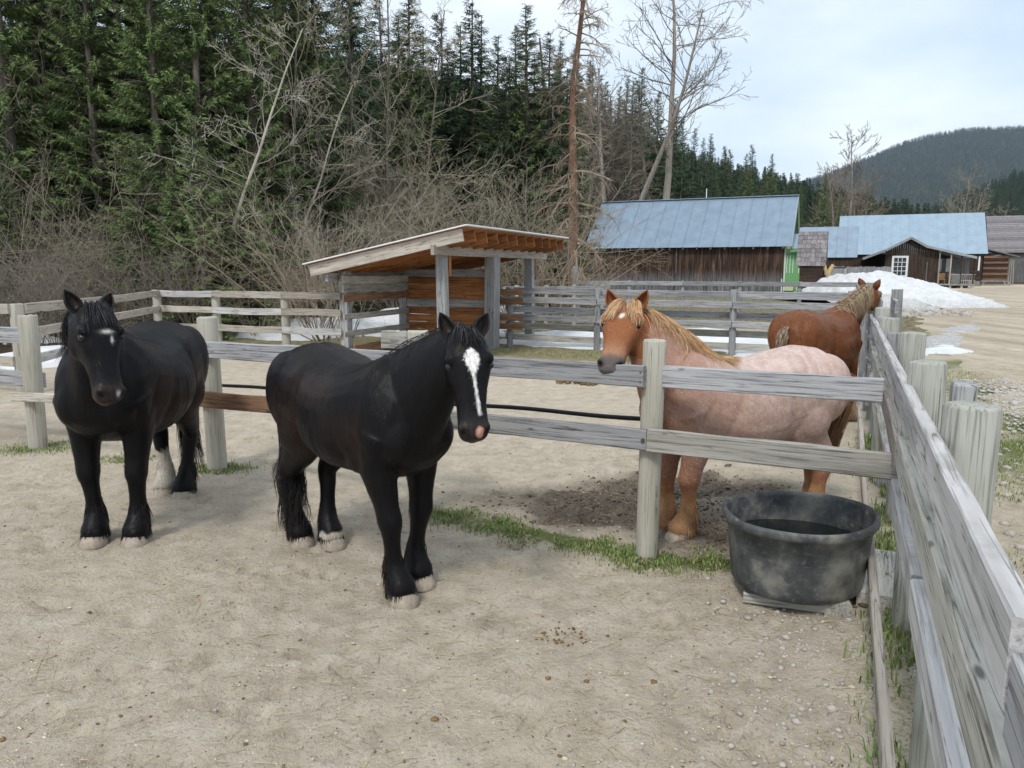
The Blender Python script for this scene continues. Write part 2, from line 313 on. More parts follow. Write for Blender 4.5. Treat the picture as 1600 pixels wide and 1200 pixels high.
M['mountain'] = hill_mat('forested_mountain', (0.016, 0.026, 0.016), (0.045, 0.055, 0.034), 0.01)
M['stone'] = plain('small_stones', (0.40, 0.37, 0.33), 0.85, 0, 0.4, 25)
M['stone_white'] = plain('white_crushed_stone', (0.44, 0.42, 0.39), 0.85, 0, 0.35, 14)
M['straw'] = plain('dry_straw', (0.50, 0.41, 0.26), 0.8, 0, 0.3, 9)
M['clod'] = plain('dark_mud_clods', (0.12, 0.095, 0.072), 0.95, 0, 0.45, 14)
M['dung'] = plain('dry_dung', (0.19, 0.115, 0.05), 0.95, 0, 0.4, 20)
def grass_blade_mat():
    m, n, l, b = new_mat('grass_blades'); at = n.new('ShaderNodeAttribute'); at.attribute_name = 'tint'
    c = ramp(n, l, at.outputs['Fac'], [(0.0, (0.10, 0.16, 0.035)), (0.6, (0.19, 0.26, 0.075)), (1.0, (0.42, 0.37, 0.20))])
    l.new(c, b.inputs['Base Color']); b.inputs['Roughness'].default_value = 0.7; return m
M['grass'] = grass_blade_mat()
def tub_mat():
    m, n, l, b = new_mat('scuffed_black_rubber'); tc = n.new('ShaderNodeTexCoord'); P = tc.outputs['Object']
    f = noise(n, l, P, 3.2, 5, 0.6); g = noise(n, l, P, 26, 5, 0.7)
    mp = n.new('ShaderNodeMapping'); l.new(P, mp.inputs[0]); mp.inputs['Scale'].default_value = (14, 14, 90); sc = noise(n, l, mp.outputs[0], 1, 3, 0.6)
    c = ramp(n, l, f, [(0.34, (0.022, 0.025, 0.028)), (0.5, (0.075, 0.082, 0.085)), (0.62, (0.21, 0.205, 0.185)), (0.75, (0.30, 0.28, 0.24))])
    c = mixc(n, l, ramp(n, l, g, [(0.55, (0, 0, 0)), (0.75, (0.55, 0.55, 0.55))]), c, (0.26, 0.245, 0.215))
    c = mixc(n, l, ramp(n, l, sc, [(0.62, (0, 0, 0)), (0.72, (0.4, 0.4, 0.4))]), c, (0.3, 0.29, 0.27))
    l.new(c, b.inputs['Base Color']); b.inputs['Roughness'].default_value = 0.6; b.inputs['Specular IOR Level'].default_value = 0.35
    bump(n, l, b, g, 0.2, 0.004); return m
M['tub'] = tub_mat()
def water_mat():
    m, n, l, b = new_mat('dark_trough_water'); b.inputs['Base Color'].default_value = (0.008, 0.010, 0.010, 1); b.inputs['Roughness'].default_value = 0.06
    tc = n.new('ShaderNodeTexCoord'); f = noise(n, l, tc.outputs['Object'], 9, 3, 0.5); bump(n, l, b, f, 0.08, 0.01); return m
M['water'] = water_mat()

# ------------------------------------------------------------------ ground
FENCE_A = (0.901, 4.857); FENCE_B = (-2.806, 7.03); FENCE_C = (-5.079, 7.945); FENCE_MID = (-0.71, 5.80); CORNER = (2.16, 4.30)
def seg_dist(x, y, a, b):
    ax, ay = a; bx, by = b; dx, dy = bx - ax, by - ay
    t = np.clip(((x - ax) * dx + (y - ay) * dy) / (dx * dx + dy * dy), 0, 1)
    return np.hypot(x - ax - t * dx, y - ay - t * dy)
def right_of_fence(x, y):      # signed distance to the right of the right-hand fence line
    return (x - 1.569) * 0.916 - (y - 2.563) * 0.402
MUD = [((0.75, 5.95), (1.35, 0.62)), ((1.55, 5.35), (0.7, 0.8)), ((2.0, 4.55), (0.45, 0.5)), ((1.5, 6.4), (1.0, 0.6))]
def mud_mask(x, y):
    m = np.zeros_like(np.asarray(x, float))
    for (cx, cy), (rx, ry) in MUD:
        m = np.maximum(m, np.exp(-(((x - cx) / rx) ** 2 + ((y - cy) / ry) ** 2) ** 1.5))
    return m
_pr = np.random.default_rng(5)
PRINTS = np.stack([_pr.uniform(-4.6, 2.2, 620), 2.0 + 6.5 * _pr.random(620) ** 1.2, _pr.uniform(0, 6.28, 620), _pr.uniform(.010, .032, 620), _pr.uniform(.05, .075, 620)], 1)
def stamps(x, y):
    shp = np.shape(x); xf_ = np.ravel(x); yf_ = np.ravel(y); out = np.zeros(xf_.shape)
    win = np.where((xf_ > -5) & (xf_ < 2.8) & (yf_ > 1.7) & (yf_ < 8.9))[0]
    if not len(win): return out.reshape(shp)
    order = win[np.argsort(yf_[win])]; ys_ = yf_[order]
    for (px, py, pa, pd_, pr_) in PRINTS:
        if right_of_fence(px, py) > -.3: continue
        i0, i1 = np.searchsorted(ys_, (py - .2, py + .2)); k = order[i0:i1]; dx = xf_[k] - px; dy = yf_[k] - py
        m_ = np.abs(dx) < .2; k = k[m_]; dx = dx[m_]; dy = dy[m_]; u_ = dx * math.cos(pa) + dy * math.sin(pa); v_ = -dx * math.sin(pa) + dy * math.cos(pa)
        r_ = np.hypot(u_, v_ * 1.15) / pr_; out[k] += -pd_ * np.exp(-r_ ** 4) + pd_ * .45 * np.exp(-((r_ - 1.35) / .28) ** 2)
    return out.reshape(shp)
def ground_z(x, y):
    x = np.asarray(x, float); y = np.asarray(y, float)
    near = 1 - sstep(14, 40, np.hypot(x, y))
    calm = 1 - 0.8 * sstep(0.3, 2.0, right_of_fence(x, y))
    z = (fbm(x * 0.5, y * 0.5, 3, 3) - 0.5) * 0.05 * near * calm
    z = z + (fbm(x * 3.2, y * 3.2, 9, 5) - 0.5) * 0.055 * near * calm
    mm = mud_mask(x, y)
    z = z + mm * ((fbm(x * 4.5, y * 4.5, 21, 4) - 0.42) * 0.20)
    return z + stamps(x, y)
def axis_coords(lo, hi, dense_lo, dense_hi, step):
    pts = list(np.arange(dense_lo, dense_hi + 1e-6, step))
    g = step; v = dense_lo; left = []
    while v > lo: g *= 1.13; v -= g; left.append(v)
    g = step; v = dense_hi; right = []
    while v < hi: g *= 1.13; v += g; right.append(v)
    return np.array(left[::-1] + pts + right)
gx = axis_coords(-5600, 5600, -5.2, 3.4, 0.03); gy = axis_coords(-5600, 5600, 1.4, 8.6, 0.03)
GX, GY = np.meshgrid(gx, gy); GZ = ground_z(GX, GY)
ny, nx = GX.shape
idx = np.arange(ny * nx).reshape(ny, nx)
F = np.stack([idx[:-1, :-1], idx[:-1, 1:], idx[1:, 1:], idx[1:, :-1]], -1).reshape(-1, 4)
gme = mesh_np('ground', np.stack([GX, GY, GZ], -1).reshape(-1, 3), F, True)
xf, yf = GX.ravel(), GY.ravel()
dl = np.minimum(np.minimum(seg_dist(xf, yf, FENCE_A, FENCE_MID), seg_dist(xf, yf, FENCE_A, CORNER)), 9)
s_on = np.clip((xf + 0.9) / 0.5, 0, 1) * np.clip((1.75 - xf) / 0.4, 0, 1)
gr = np.exp(-(dl / 0.17) ** 2) * s_on * (0.1 + 1.0 * fbm(xf * 2.4, yf * 2.4, 55, 3))
for (px, py) in (FENCE_B, FENCE_C, (-3.9, 7.4)):
    gr = np.maximum(gr, 0.5 * np.exp(-(np.hypot(xf - px, yf - py) / 0.33) ** 2))
rf = right_of_fence(xf, yf)
side = sstep(-0.05, 0.25, rf) * (1 - sstep(2.6, 3.8, rf)) * (yf < 40)
gr = np.maximum(gr, side * np.clip(1.4 * fbm(xf * 0.8, yf * 0.8, 77, 4) - 0.28, 0, 1))
gr = np.maximum(gr, 0.42 * np.exp(-(rf / 0.3) ** 2) * (yf < 4.2) * (yf > 2.2))
mud = np.clip(mud_mask(xf, yf) * (0.25 + 1.1 * fbm(xf * 1.7, yf * 1.7, 66, 4)), 0, 1)
mud = np.maximum(mud, 0.45 * np.exp(-(((xf + 5.6) / 1.6) ** 2 + ((yf - 8.6) / 0.8) ** 2)))
mud = np.maximum(mud, 0.42 * np.exp(-(((xf + 2.0) / 1.0) ** 2 + ((yf - 8.2) / 0.8) ** 2)))
# forest litter: beyond the pens on the left and behind the shelter, and far away
along = xf * 0.916 - yf * 0.402; depth = xf * 0.402 + yf * 0.916
litter = np.maximum(sstep(13.2, 14.6, depth) * sstep(8.6, 6.0, along) * 0 + sstep(14.2, 15.6, depth) * (along < -8.2), sstep(24, 28, depth) * (along < 6))
litter = np.maximum(litter, sstep(-15.0, -16.5, along) * (yf > 6))
litter = np.maximum(litter, sstep(100, 120, depth)).clip(0, 1)
olive = sstep(13.0, 16.2, depth) * (1 - sstep(22, 26, depth)) * (rf < 0) * 0.8
olive = np.maximum(olive, sstep(20, 26, depth) * (rf < 3) * 0.55)
vcol(gme, 'zone', np.stack([gr, mud, xf * 0], -1)); vcol(gme, 'zone2', np.stack([litter, olive, xf * 0], -1))
ground = mesh_obj('ground', gme, M['ground']); tag(ground, 'dusty tan paddock ground with gravel, mud and grass patches', 'ground', kind='structure')

# road: a sheet a little above the ground, its edge broken by noise
edge = [(5.5, 7.2), (6.15, 8.93), (7.34, 11.53), (8.53, 14.12), (10.45, 18.15), (13.67, 25.3), (17.2, 32.6), (24, 41), (33, 60), (44, 74), (52, 80)]
ey = np.array([p[1] for p in edge]); ex = np.array([p[0] for p in edge])
ry = np.concatenate([np.arange(3, 30, 0.22), np.arange(30, 82, 0.6)]); us = np.concatenate([np.linspace(0, 1.5, 8), np.linspace(1.8, 8, 18), np.linspace(9, 60, 30)])
RX = []; RY = []
for y in ry:
    x0 = np.interp(y, ey, ex) if y > 7.2 else 5.5 - (7.2 - y) * 0.42
    x0 += (fbm(np.array([y * 0.9]), np.array([3.0]), 91, 3)[0] - 0.5) * 1.0
    RX.append(x0 + us); RY.append(np.full(len(us), y))
RX = np.array(RX); RY = np.array(RY); RZ = ground_z(RX, RY) + 0.012 + 0.02 * np.clip((RX - RX[:, :1]) / 1.5, 0, 1) - 0.035 * (us == 0)[None, :]
ny, nx = RX.shape; idx = np.arange(ny * nx).reshape(ny, nx)
F = np.stack([idx[:-1, :-1], idx[:-1, 1:], idx[1:, 1:], idx[1:, :-1]], -1).reshape(-1, 4)
road = mesh_obj('road', mesh_np('road', np.stack([RX, RY, RZ], -1).reshape(-1, 3), F, True), M['road']); tag(road, 'packed tan gravel road with tyre tracks beside the fence', 'road', kind='structure')

# ------------------------------------------------------------------ hills and mountain
def hill_height(x, y):
    x = np.asarray(x, float); y = np.asarray(y, float)
    hr = np.interp(x + (400 - y) * 0.22, [-900, -300, -60, 0, 60, 101, 135, 169, 202, 235, 270], [120, 108, 92, 76, 58, 44, 35, 25, 12, 1, 0])
    ys = np.interp(x, [-60, 0, 25, 60, 110, 300], [50, 64, 108, 150, 190, 230]); t = np.clip((y - ys) / (400 - ys), 0, 1.03)
    return hr * (t ** 1.15) * (1 + 0.12 * (fbm(x * 0.02, y * 0.02, 31, 3) - 0.5)) - 0.4
def grid_mesh(name, xs, ys, fn, mat, label, cat):
    X, Y = np.meshgrid(xs, ys); Z = fn(X, Y); ny, nx = X.shape; idx = np.arange(ny * nx).reshape(ny, nx)
    F = np.stack([idx[:-1, :-1], idx[:-1, 1:], idx[1:, 1:], idx[1:, :-1]], -1).reshape(-1, 4)
    o = mesh_obj(name, mesh_np(name, np.stack([X, Y, Z], -1).reshape(-1, 3), F, True), mat); return tag(o, label, cat, kind='structure')
grid_mesh('hillside', np.arange(-420, 300, 9.0), np.arange(58, 520, 9.0), hill_height, M['hill'], 'forested hillside rising behind the barn', 'hill')
def hill2_height(x, y):
    hr = np.interp(x * 900 / np.maximum(y, 300), [200, 330, 420, 470, 620, 900, 1500], [-2, 10, 38, 52, 104, 150, 190])
    return hr * np.clip((y - 420) / 480, 0, 1.25) ** 1.0 * (1 + 0.12 * (fbm(x * 0.006, y * 0.006, 41, 3) - 0.5)) - 0.5
grid_mesh('low_hill', np.arange(120, 1500, 22.0), np.arange(420, 1100, 22.0), hill2_height, M['hill'], 'dark wooded low hill in front of the mountain', 'hill')
def mountain_height(x, y):
    pr = np.interp(x * 4000 / np.maximum(y, 2000), [300, 1300, 1600, 1820, 1960, 2090, 2300, 2700, 3300, 4200, 5400], [120, 380, 475, 560, 622, 662, 700, 716, 722, 690, 600])
    t = np.clip((y - 2300) / (4000 - 2300), 0, 1) ; t2 = np.clip((y - 4000) / 1100, 0, 1)
    return pr * (t ** 0.9) * (1 - 0.5 * t2 ** 1.5) + (fbm(x * 0.0022, y * 0.0022, 61, 4) - 0.5) * 60 * t * (1 - t) * 4 - 1
grid_mesh('mountain', np.arange(200, 5200, 62.0), np.arange(2300, 5100, 62.0), mountain_height, M['mountain'], 'blue hazy forested mountain with a long rounded ridge', 'mountain')

# ------------------------------------------------------------------ snow
def snow_patch(name, label, cx, cy, rx, ry, h, rot=0.0, seed=0, dirt=0.1, res=0.16, shape=0.8, cat='snow', group=None):
    n = int(max(rx, ry) * 2.6 / res); xs = np.linspace(-1.3, 1.3, n); ys = np.linspace(-1.3, 1.3, n)
    U, Vv = np.meshgrid(xs, ys); r = np.hypot(U, Vv); X = U * rx; Y = Vv * ry
    nz = fbm(X * 0.8 + seed * 13, Y * 0.8, seed, 4); nz2 = fbm(X * 3 + seed * 7, Y * 3, seed + 5, 3)
    e = 1 - r + (nz - 0.5) * 1.1
    Z = h * np.sign(e) * np.abs(np.clip(e, -0.2, 1)) ** shape + (nz2 - 0.5) * 0.12 * min(h, 1.0)
    keep = e > -0.12
    ny, nx = X.shape; idx = np.arange(ny * nx).reshape(ny, nx)
    Fq = np.stack([idx[:-1, :-1], idx[:-1, 1:], idx[1:, 1:], idx[1:, :-1]], -1).reshape(-1, 4)
    k = keep.ravel(); Fq = Fq[k[Fq].all(1)]
    used = np.unique(Fq); mp = -np.ones(ny * nx, int); mp[used] = np.arange(len(used))
    me = mesh_np(name, np.stack([X, Y, Z], -1).reshape(-1, 3)[used], mp[Fq], True)
    d = np.clip(dirt + (0.35 * np.clip(0.35 - e, 0, 1)).ravel()[used], 0, 1)
    a = me.attributes.new('dirt', 'FLOAT', 'POINT'); a.data.foreach_set('value', d.astype(np.float32))
    o = mesh_obj(name, me, M['snow'], None, (cx, cy, 0.0), (0, 0, rot)); return tag(o, label, cat, group)
snow_patch('snow_patch', 'wide flat snow patch in the pen behind the middle rail fence', 4.6, 20.2, 6.0, 3.3, 0.24, GRID, 1, 0.05)
snow_patch('snow_patch', 'thin leftover snow strip at the foot of the middle rail fence', 2.4, 18.35, 1.9, 0.5, 0.09, GRID, 2, 0.05, res=0.07)
snow_patch('snow_patch', 'snow bank behind the rail fence left of the shelter', -6.2, 23.2, 2.9, 2.2, 0.55, GRID, 3, 0.15)
snow_patch('snow_patch', 'low snow bank behind the open back of the shelter', -3.8, 25.6, 1.7, 2.6, 0.6, GRID, 4, 0.15)
snow_patch('snow_patch', 'snow remnant inside the far left corner of the pen', -9.6, 15.8, 1.5, 1.5, 0.3, GRID, 5, 0.1)
snow_patch('snow_patch', 'snow remnant below the brush left of the bent fence', -13.2, 20.2, 1.4, 0.9, 0.3, GRID, 6, 0.15)
snow_patch('snow_patch', 'low snow strip beyond the shelter next to the shaggy tree trunk', 0.6, 34.0, 3.0, 0.8, 0.3, GRID, 8, 0.1)
def snow_pile():
    n = 130; xs = np.linspace(-1, 1, n); U, Vv = np.meshgrid(xs, xs); L, W, H = 6.2, 5.6, 1.72
    X = U * L; Y = Vv * W; XS = 0.70
    prof = np.interp(X, [-6.6, -5.6, -4, -1.5, 0.8, 3.0, 5.0, 6.6], [-0.1, 0.5, 0.9, 1.0, 0.85, 0.5, 0.2, -0.05])
    e = prof * (1 - np.abs(Vv) ** 1.8) + (fbm(X * 0.35, Y * 0.35, 5, 4) - 0.5) * 0.22
    Z = H * np.clip(e, -0.05, 2) + (fbm(X * 1.6, Y * 1.6, 15, 5) - 0.5) * 0.42 * (e > 0.03)
    idx = np.arange(n * n).reshape(n, n); Fq = np.stack([idx[:-1, :-1], idx[:-1, 1:], idx[1:, 1:], idx[1:, :-1]], -1).reshape(-1, 4)
    k = (e > -0.02).ravel(); Fq = Fq[k[Fq].all(1)]; used = np.unique(Fq); mp = -np.ones(n * n, int); mp[used] = np.arange(len(used))
    me = mesh_np('snow_pile', np.stack([X * XS, Y, Z], -1).reshape(-1, 3)[used], mp[Fq], True)
    a = me.attributes.new('dirt', 'FLOAT', 'POINT'); a.data.foreach_set('value', np.clip(0.26 + 0.9 * np.clip(0.35 - e, 0, 1), 0, 1).ravel()[used].astype(np.float32))
    o = mesh_obj('snow_pile', me, M['snow'], None, (20.9, 42.3, 0), (0, 0, 0.06)); tag(o, 'big ploughed pile of old white snow in front of the log house', 'snow pile')
snow_pile()
snow_patch('dirty_snow_heap', 'heap of dirty grey snow and rubble beside the fence corner', 16.9, 34.6, 2.3, 1.7, 0.75, 0.3, 9, 0.62, 0.09, 0.6, 'snow pile')
snow_patch('ice_strip', 'thin dirty ice strip melting along the road', 14.4, 24.2, 0.65, 7.4, 0.05, -0.62, 11, 0.8, 0.12, cat='ice')

# ------------------------------------------------------------------ timber helpers
def beam_mesh(name, L, w, h, segs=8, jit=0.003, bow=0.0, seed=0, bev=0.006, taper=0.0):
    """beam along local +X from 0 to L; w across (Y), h high (Z), centred in Y and Z, worn edges"""
    r = random.Random(seed); verts = []; faces = []
    prof = [(-w / 2 + bev, -h / 2), (w / 2 - bev, -h / 2), (w / 2, -h / 2 + bev), (w / 2, h / 2 - bev), (w / 2 - bev, h / 2), (-w / 2 + bev, h / 2), (-w / 2, h / 2 - bev), (-w / 2, -h / 2 + bev)]
    for i in range(segs + 1):
        t = i / segs; b = bow * math.sin(math.pi * t) + r.uniform(-jit, jit) ; s = 1 - taper * t
        for (y, z) in prof: verts.append((t * L + (r.uniform(-jit, jit) if i in (0, segs) else 0), y * s + r.uniform(-jit, jit) * 0.5, z * s + b + r.uniform(-jit, jit)))
    for i in range(segs):
        for k in range(8):
            a = i * 8 + k; c = i * 8 + (k + 1) % 8; faces.append((a, c, c + 8, a + 8))
    faces.append(tuple(range(7, -1, -1))); faces.append(tuple(range(segs * 8, segs * 8 + 8)))
    return mesh_pd(name, verts, faces)
def post_mesh(name, rad_, h, seed=0, sides=14, square=False, depth=0.15, w=None):
    r = random.Random(seed); verts = []; faces = []; zs = [-depth, 0.0, h * 0.33, h * 0.66, h - 0.012, h]
    if square:
        hw = rad_; wy = w or rad_; prof = [(-hw + .008, -wy), (hw - .008, -wy), (hw, -wy + .008), (hw, wy - .008), (hw - .008, wy), (-hw + .008, wy), (-hw, wy - .008), (-hw, -wy + .008)]
    else:
        prof = [(rad_ * math.cos(2 * math.pi * k / sides) * (1 + r.uniform(-.03, .03)), rad_ * math.sin(2 * math.pi * k / sides) * (1 + r.uniform(-.03, .03))) for k in range(sides)]
    n = len(prof); lx, ly = r.uniform(-.012, .012), r.uniform(-.012, .012)
    for i, z in enumerate(zs):
        s = 0.93 if i == len(zs) - 1 else 1.0
        for (x, y) in prof: verts.append((x * s + lx * z, y * s + ly * z, z + (r.uniform(-.006, .006) if i == len(zs) - 1 else 0)))
    for i in range(len(zs) - 1):
        for k in range(n): a = i * n + k; c = i * n + (k + 1) % n; faces.append((a, c, c + n, a + n))
    faces.append(tuple(range((len(zs) - 1) * n, len(zs) * n))); faces.append(tuple(range(n - 1, -1, -1)))
    me = mesh_pd(name, verts, faces)
    if not square:
        for p in me.polygons: p.use_smooth = len(p.vertices) == 4
    return me
_seed = [100]
def sd_():
    _seed[0] += 1; return _seed[0]
def beam_between(name, root, p, q, w, h, mat, bow=0.0, jit=0.003, segs=8, roll=0.0, local=False):
    p = Vector(p); q = Vector(q); d = q - p; L = d.length
    me = beam_mesh(name, L, w, h, segs, jit, bow, sd_())
    o = mesh_obj(name, me, mat, root); X = d.normalized(); up = Vector((0, 0, 1))
    if abs(X.z) > 0.98: up = Vector((0, 1, 0))
    Y = up.cross(X).normalized(); Z = X.cross(Y)
    R = Matrix((X, Y, Z)).transposed().to_4x4() @ Matrix.Rotation(roll, 4, 'X')
    inv = Matrix.Identity(4)
    if root is not None and not local: inv = (Matrix.Translation(root.location) @ Matrix.Rotation(root.rotation_euler.z, 4, 'Z')).inverted()
    o.matrix_local = inv @ Matrix.Translation(p) @ R
    return o
def post_at(name, root, x, y, h, r, mat, square=False, rz=0.0, w=None):
    z = float(ground_z(x, y)); me = post_mesh(name, r, h - z, sd_(), square=square, w=w)
    o = mesh_obj(name, me, mat, root, (x - root.location.x, y - root.location.y, z - root.location.z), (0, 0, rz)); return o

# ------------------------------------------------------------------ fences
def off(p, n, d): return (p[0] + n[0] * d, p[1] + n[1] * d)
F1 = Vector((-0.863, 0.506, 0)); NF = (-0.506, -0.863)      # front fence direction (leftwards) and the side facing the camera
ff = empty('front_fence', (0.901, 4.857, 0)); tag(ff, 'weathered two rail fence on round posts between the black horses and the roan', 'fence')
post_at('post', ff, *FENCE_A, 1.45, 0.075, M['post_tan']); post_at('post', ff, *FENCE_B, 1.46, 0.092, M['post_tan'])
post_at('post', ff, *FENCE_MID, 1.43, 0.08, M['post_tan']); post_at('post', ff, *FENCE_C, 1.42, 0.092, M['post_tan'])
beam_between('block', ff, (-0.80, 5.855, 1.355), (-1.02, 5.985, 1.35), 0.05, 0.14, M['rail_lower'])
C2 = (-7.3, 8.85); post_at('post', ff, *C2, 1.40, 0.09, M['post_tan'])
def rail(root, a, b, z0, z1, d, mat, h=0.14, w=0.045, n=NF, ext=(0, 0), bow=0.0):
    pa = Vector((a[0] + n[0] * d, a[1] + n[1] * d, z0)); pb = Vector((b[0] + n[0] * d, b[1] + n[1] * d, z1)); u = (pb - pa).normalized()
    return beam_between('rail', root, pa - u * ext[0], pb + u * ext[1], w, h, mat, bow)
rail(ff, FENCE_A, FENCE_MID, 1.225, 1.205, 0.098, M['rail_grey'], 0.135, ext=(-0.01, 0.07))
rail(ff, FENCE_MID, FENCE_B, 1.205, 1.17, 0.105, M['rail_grey'], 0.15, ext=(-0.075, -0.02))
rail(ff, FENCE_A, FENCE_MID, 0.815, 0.79, 0.10, M['rail_grey'], 0.135, ext=(0.02, 0.07))
rail(ff, FENCE_MID, FENCE_B, 0.785, 0.705, 0.115, M['rail_brown'], 0.145, ext=(-0.075, 0.06))
EC = (2.13, 4.13)
rail(ff, (0.97, 4.82), (2.12, 4.28), 1.215, 1.212, -0.0, M['rail_grey'], 0.14, 0.05, ext=(0, 0))
rail(ff, FENCE_A, (2.22, 4.17), 0.815, 0.815, 0.10, M['rail_lower'], 0.145, 0.055, ext=(-0.025, 0.1))
rail(ff, FENCE_B, FENCE_C, 0.66, 0.575, 0.12, M['rail_tan'], 0.09, ext=(-0.065, 0.14))
rail(ff, FENCE_C, C2, 1.19, 1.19, -0.11, M['rail_grey'], 0.17, ext=(0.0, 0.3)); rail(ff, FENCE_C, C2, 0.72, 0.72, -0.11, M['rail_grey'], 0.16, ext=(0.02, 0.3))
def bolt(root, p, n):
    me = bpy.data.meshes.new('bolt'); bm = bmesh.new(); bmesh.ops.create_cone(bm, segments=10, radius1=0.014, radius2=0.011, depth=0.018, cap_ends=True); bm.to_mesh(me); bm.free()
    o = mesh_obj('bolt', me, M['steel'], root, Vector(p) - root.location); o.rotation_euler = Vector((n[0], n[1], 0)).to_track_quat('Z', 'Y').to_euler()
bolt(ff, (FENCE_A[0] + NF[0] * 0.13, FENCE_A[1] + NF[1] * 0.13, 0.815), NF)
def nail(root, p, n):
    me = NAIL.get('m')
    if me is None:
        me = bpy.data.meshes.new('nail'); bm = bmesh.new(); bmesh.ops.create_cone(bm, segments=8, radius1=0.006, radius2=0.005, depth=0.006, cap_ends=True); bm.to_mesh(me); bm.free(); NAIL['m'] = me
    o = mesh_obj('nail', me, M['steel'], root, Vector(p) - root.location); o.rotation_euler = Vector((n[0], n[1], 0)).to_track_quat('Z', 'Y').to_euler()
NAIL = {}
for (px, py), zs_, dd_, du in ((FENCE_A, (1.25, 1.19), .1225, .03), (FENCE_MID, (1.235, 1.165), .1305, -.03), (FENCE_MID, (.83, .76), .1275, .04), (FENCE_B, (1.21, 1.13), .1305, -.03), (FENCE_B, (.74, .67), .14, .02)):
    for z in zs_: nail(ff, (px + NF[0] * dd_ + F1.x * du, py + NF[1] * dd_ + F1.y * du, z), NF)
def tube_mesh(name, pts, r, sides=8, closed_caps=True):
    verts = []; faces = []; pts = [Vector(p) for p in pts]; n = len(pts)
    rr = r if isinstance(r, (list, tuple)) else [r] * n
    T0 = (pts[1] - pts[0]).normalized(); ref = Vector((0, 0, 1)) if abs(T0.z) < 0.9 else Vector((1, 0, 0)); S = T0.cross(ref).normalized()
    for i, p in enumerate(pts):
        T = (pts[min(i + 1, n - 1)] - pts[max(i - 1, 0)]).normalized(); S = (S - T * S.dot(T)).normalized(); U = T.cross(S)
        for k in range(sides):
            a = 2 * math.pi * k / sides; verts.append(p + (S * math.cos(a) + U * math.sin(a)) * rr[i])
    for i in range(n - 1):
        for k in range(sides): a = i * sides + k; c = i * sides + (k + 1) % sides; faces.append((a, c, c + sides, a + sides))
    if closed_caps: faces.append(tuple(range(sides - 1, -1, -1))); faces.append(tuple(range((n - 1) * sides, n * sides)))
    return mesh_pd(name, verts, faces, True)
pipe_pts = []
for t in np.linspace(0, 1, 40):
    a = Vector((FENCE_A[0] + 0.05, FENCE_A[1] + 0.12, 0.0)); q = Vector((FENCE_B[0], FENCE_B[1] + 0.14, 0))
    p = a.lerp(q, t); z = 0.905 - 0.10 * t - 0.006 * math.sin(t * 20); pipe_pts.append((p.x, p.y, z))
tag(mesh_obj('water_pipe', tube_mesh('water_pipe', pipe_pts, 0.016), M['black_pipe']), 'thin black plastic pipe running along the lower rail of the front fence', 'pipe')

rfence = empty('side_fence', (1.569, 2.563, 0)); tag(rfence, 'long pale rail fence on stout round posts running beside the road', 'fence')
NR = (-0.916, 0.402); R0 = Vector((1.569, 2.563, 0))
def ralong(s): return (1.569 + 0.402 * s, 2.563 + 0.916 * s)
for s in (-2.3, 0.0): post_at('post', rfence, *ralong(s), 1.44, 0.092, M['post_green'])
post_at('post', rfence, 1.93, 3.22, 1.42, 0.045, M['post_grey'], True, GRID, 0.06)
post_at('post', rfence, 2.10, 3.77, 1.44, 0.088, M['post_green']); post_at('post', rfence, 2.91, 5.51, 1.44, 0.088, M['post_green'])
for s in (5.4, 7.6, 9.8, 12.0, 14.1): post_at('post', rfence, *ralong(s), 1.42, 0.088, M['post_green' if s < 8 else 'post_grey'])
for s in (4.3, 6.7): post_at('post', rfence, *off(ralong(s), NR, 0.02), 1.36, 0.05, M['post_grey'], True, GRID, 0.07)
def rrail(s0, s1, z0, z1, d, h, w, mat, bow=0.0, n=NR): return rail(rfence, ralong(s0), ralong(s1), z0, z1, d, mat, h, w, n, bow=bow)
rrail(-1.56, 0.30, 1.25, 1.245, 0.10, 0.155, 0.052, M['rail_pale']); rrail(0.315, 3.1, 1.245, 1.245, 0.10, 0.15, 0.05, M['rail_pale'])
rrail(3.12, 6.9, 1.245, 1.25, 0.10, 0.15, 0.045, M['rail_pale']); rrail(-3.6, -1.58, 1.17, 1.20, 0.10, 0.155, 0.05, M['rail_grey'])
rrail(-3.0, 1.35, 1.01, 0.965, 0.10, 0.15, 0.055, M['rail_lower']); rrail(1.37, 4.4, 0.93, 0.95, 0.105, 0.16, 0.045, M['rail_tan'], 0.03); rrail(4.42, 6.9, 0.94, 0.95, 0.10, 0.15, 0.045, M['rail_lower'])
rrail(-3.0, 0.1, 0.685, 0.685, 0.10, 0.14, 0.05, M['rail_pale']); rrail(0.12, 2.6, 0.69, 0.67, 0.10, 0.14, 0.045, M['rail_pale']); rrail(2.62, 6.9, 0.65, 0.66, 0.10, 0.14, 0.045, M['rail_lower'])
rrail(-2.6, 2.4, 0.24, 0.24, 0.19, 0.09, 0.04, M['rail_tan'], 0.02); rrail(2.5, 6.6, 0.26, 0.30, 0.20, 0.10, 0.04, M['rail_tan'])
for z in (1.24, 0.95, 0.66, 0.36): rrail(6.92, 10.9, z, z, 0.11, 0.15, 0.045, M['rail_grey']); rrail(10.92, 14.3, z, z, 0.11, 0.15, 0.045, M['rail_grey'])
# a taller bracing frame where the cross fence meets the side fence
for (s, d, h) in ((8.3, 0.05, 1.52), (9.0, -0.25, 1.62), (9.2, 0.12, 1.5)): post_at('post', rfence, *off(ralong(s), NR, d), h, 0.07, M['post_grey'], True, GRID)
rrail(8.2, 9.4, 1.40, 1.42, -0.2, 0.16, 0.05, M['rail_grey']); rrail(8.1, 9.5, 1.05, 1.05, -0.2, 0.16, 0.05, M['rail_tan'])

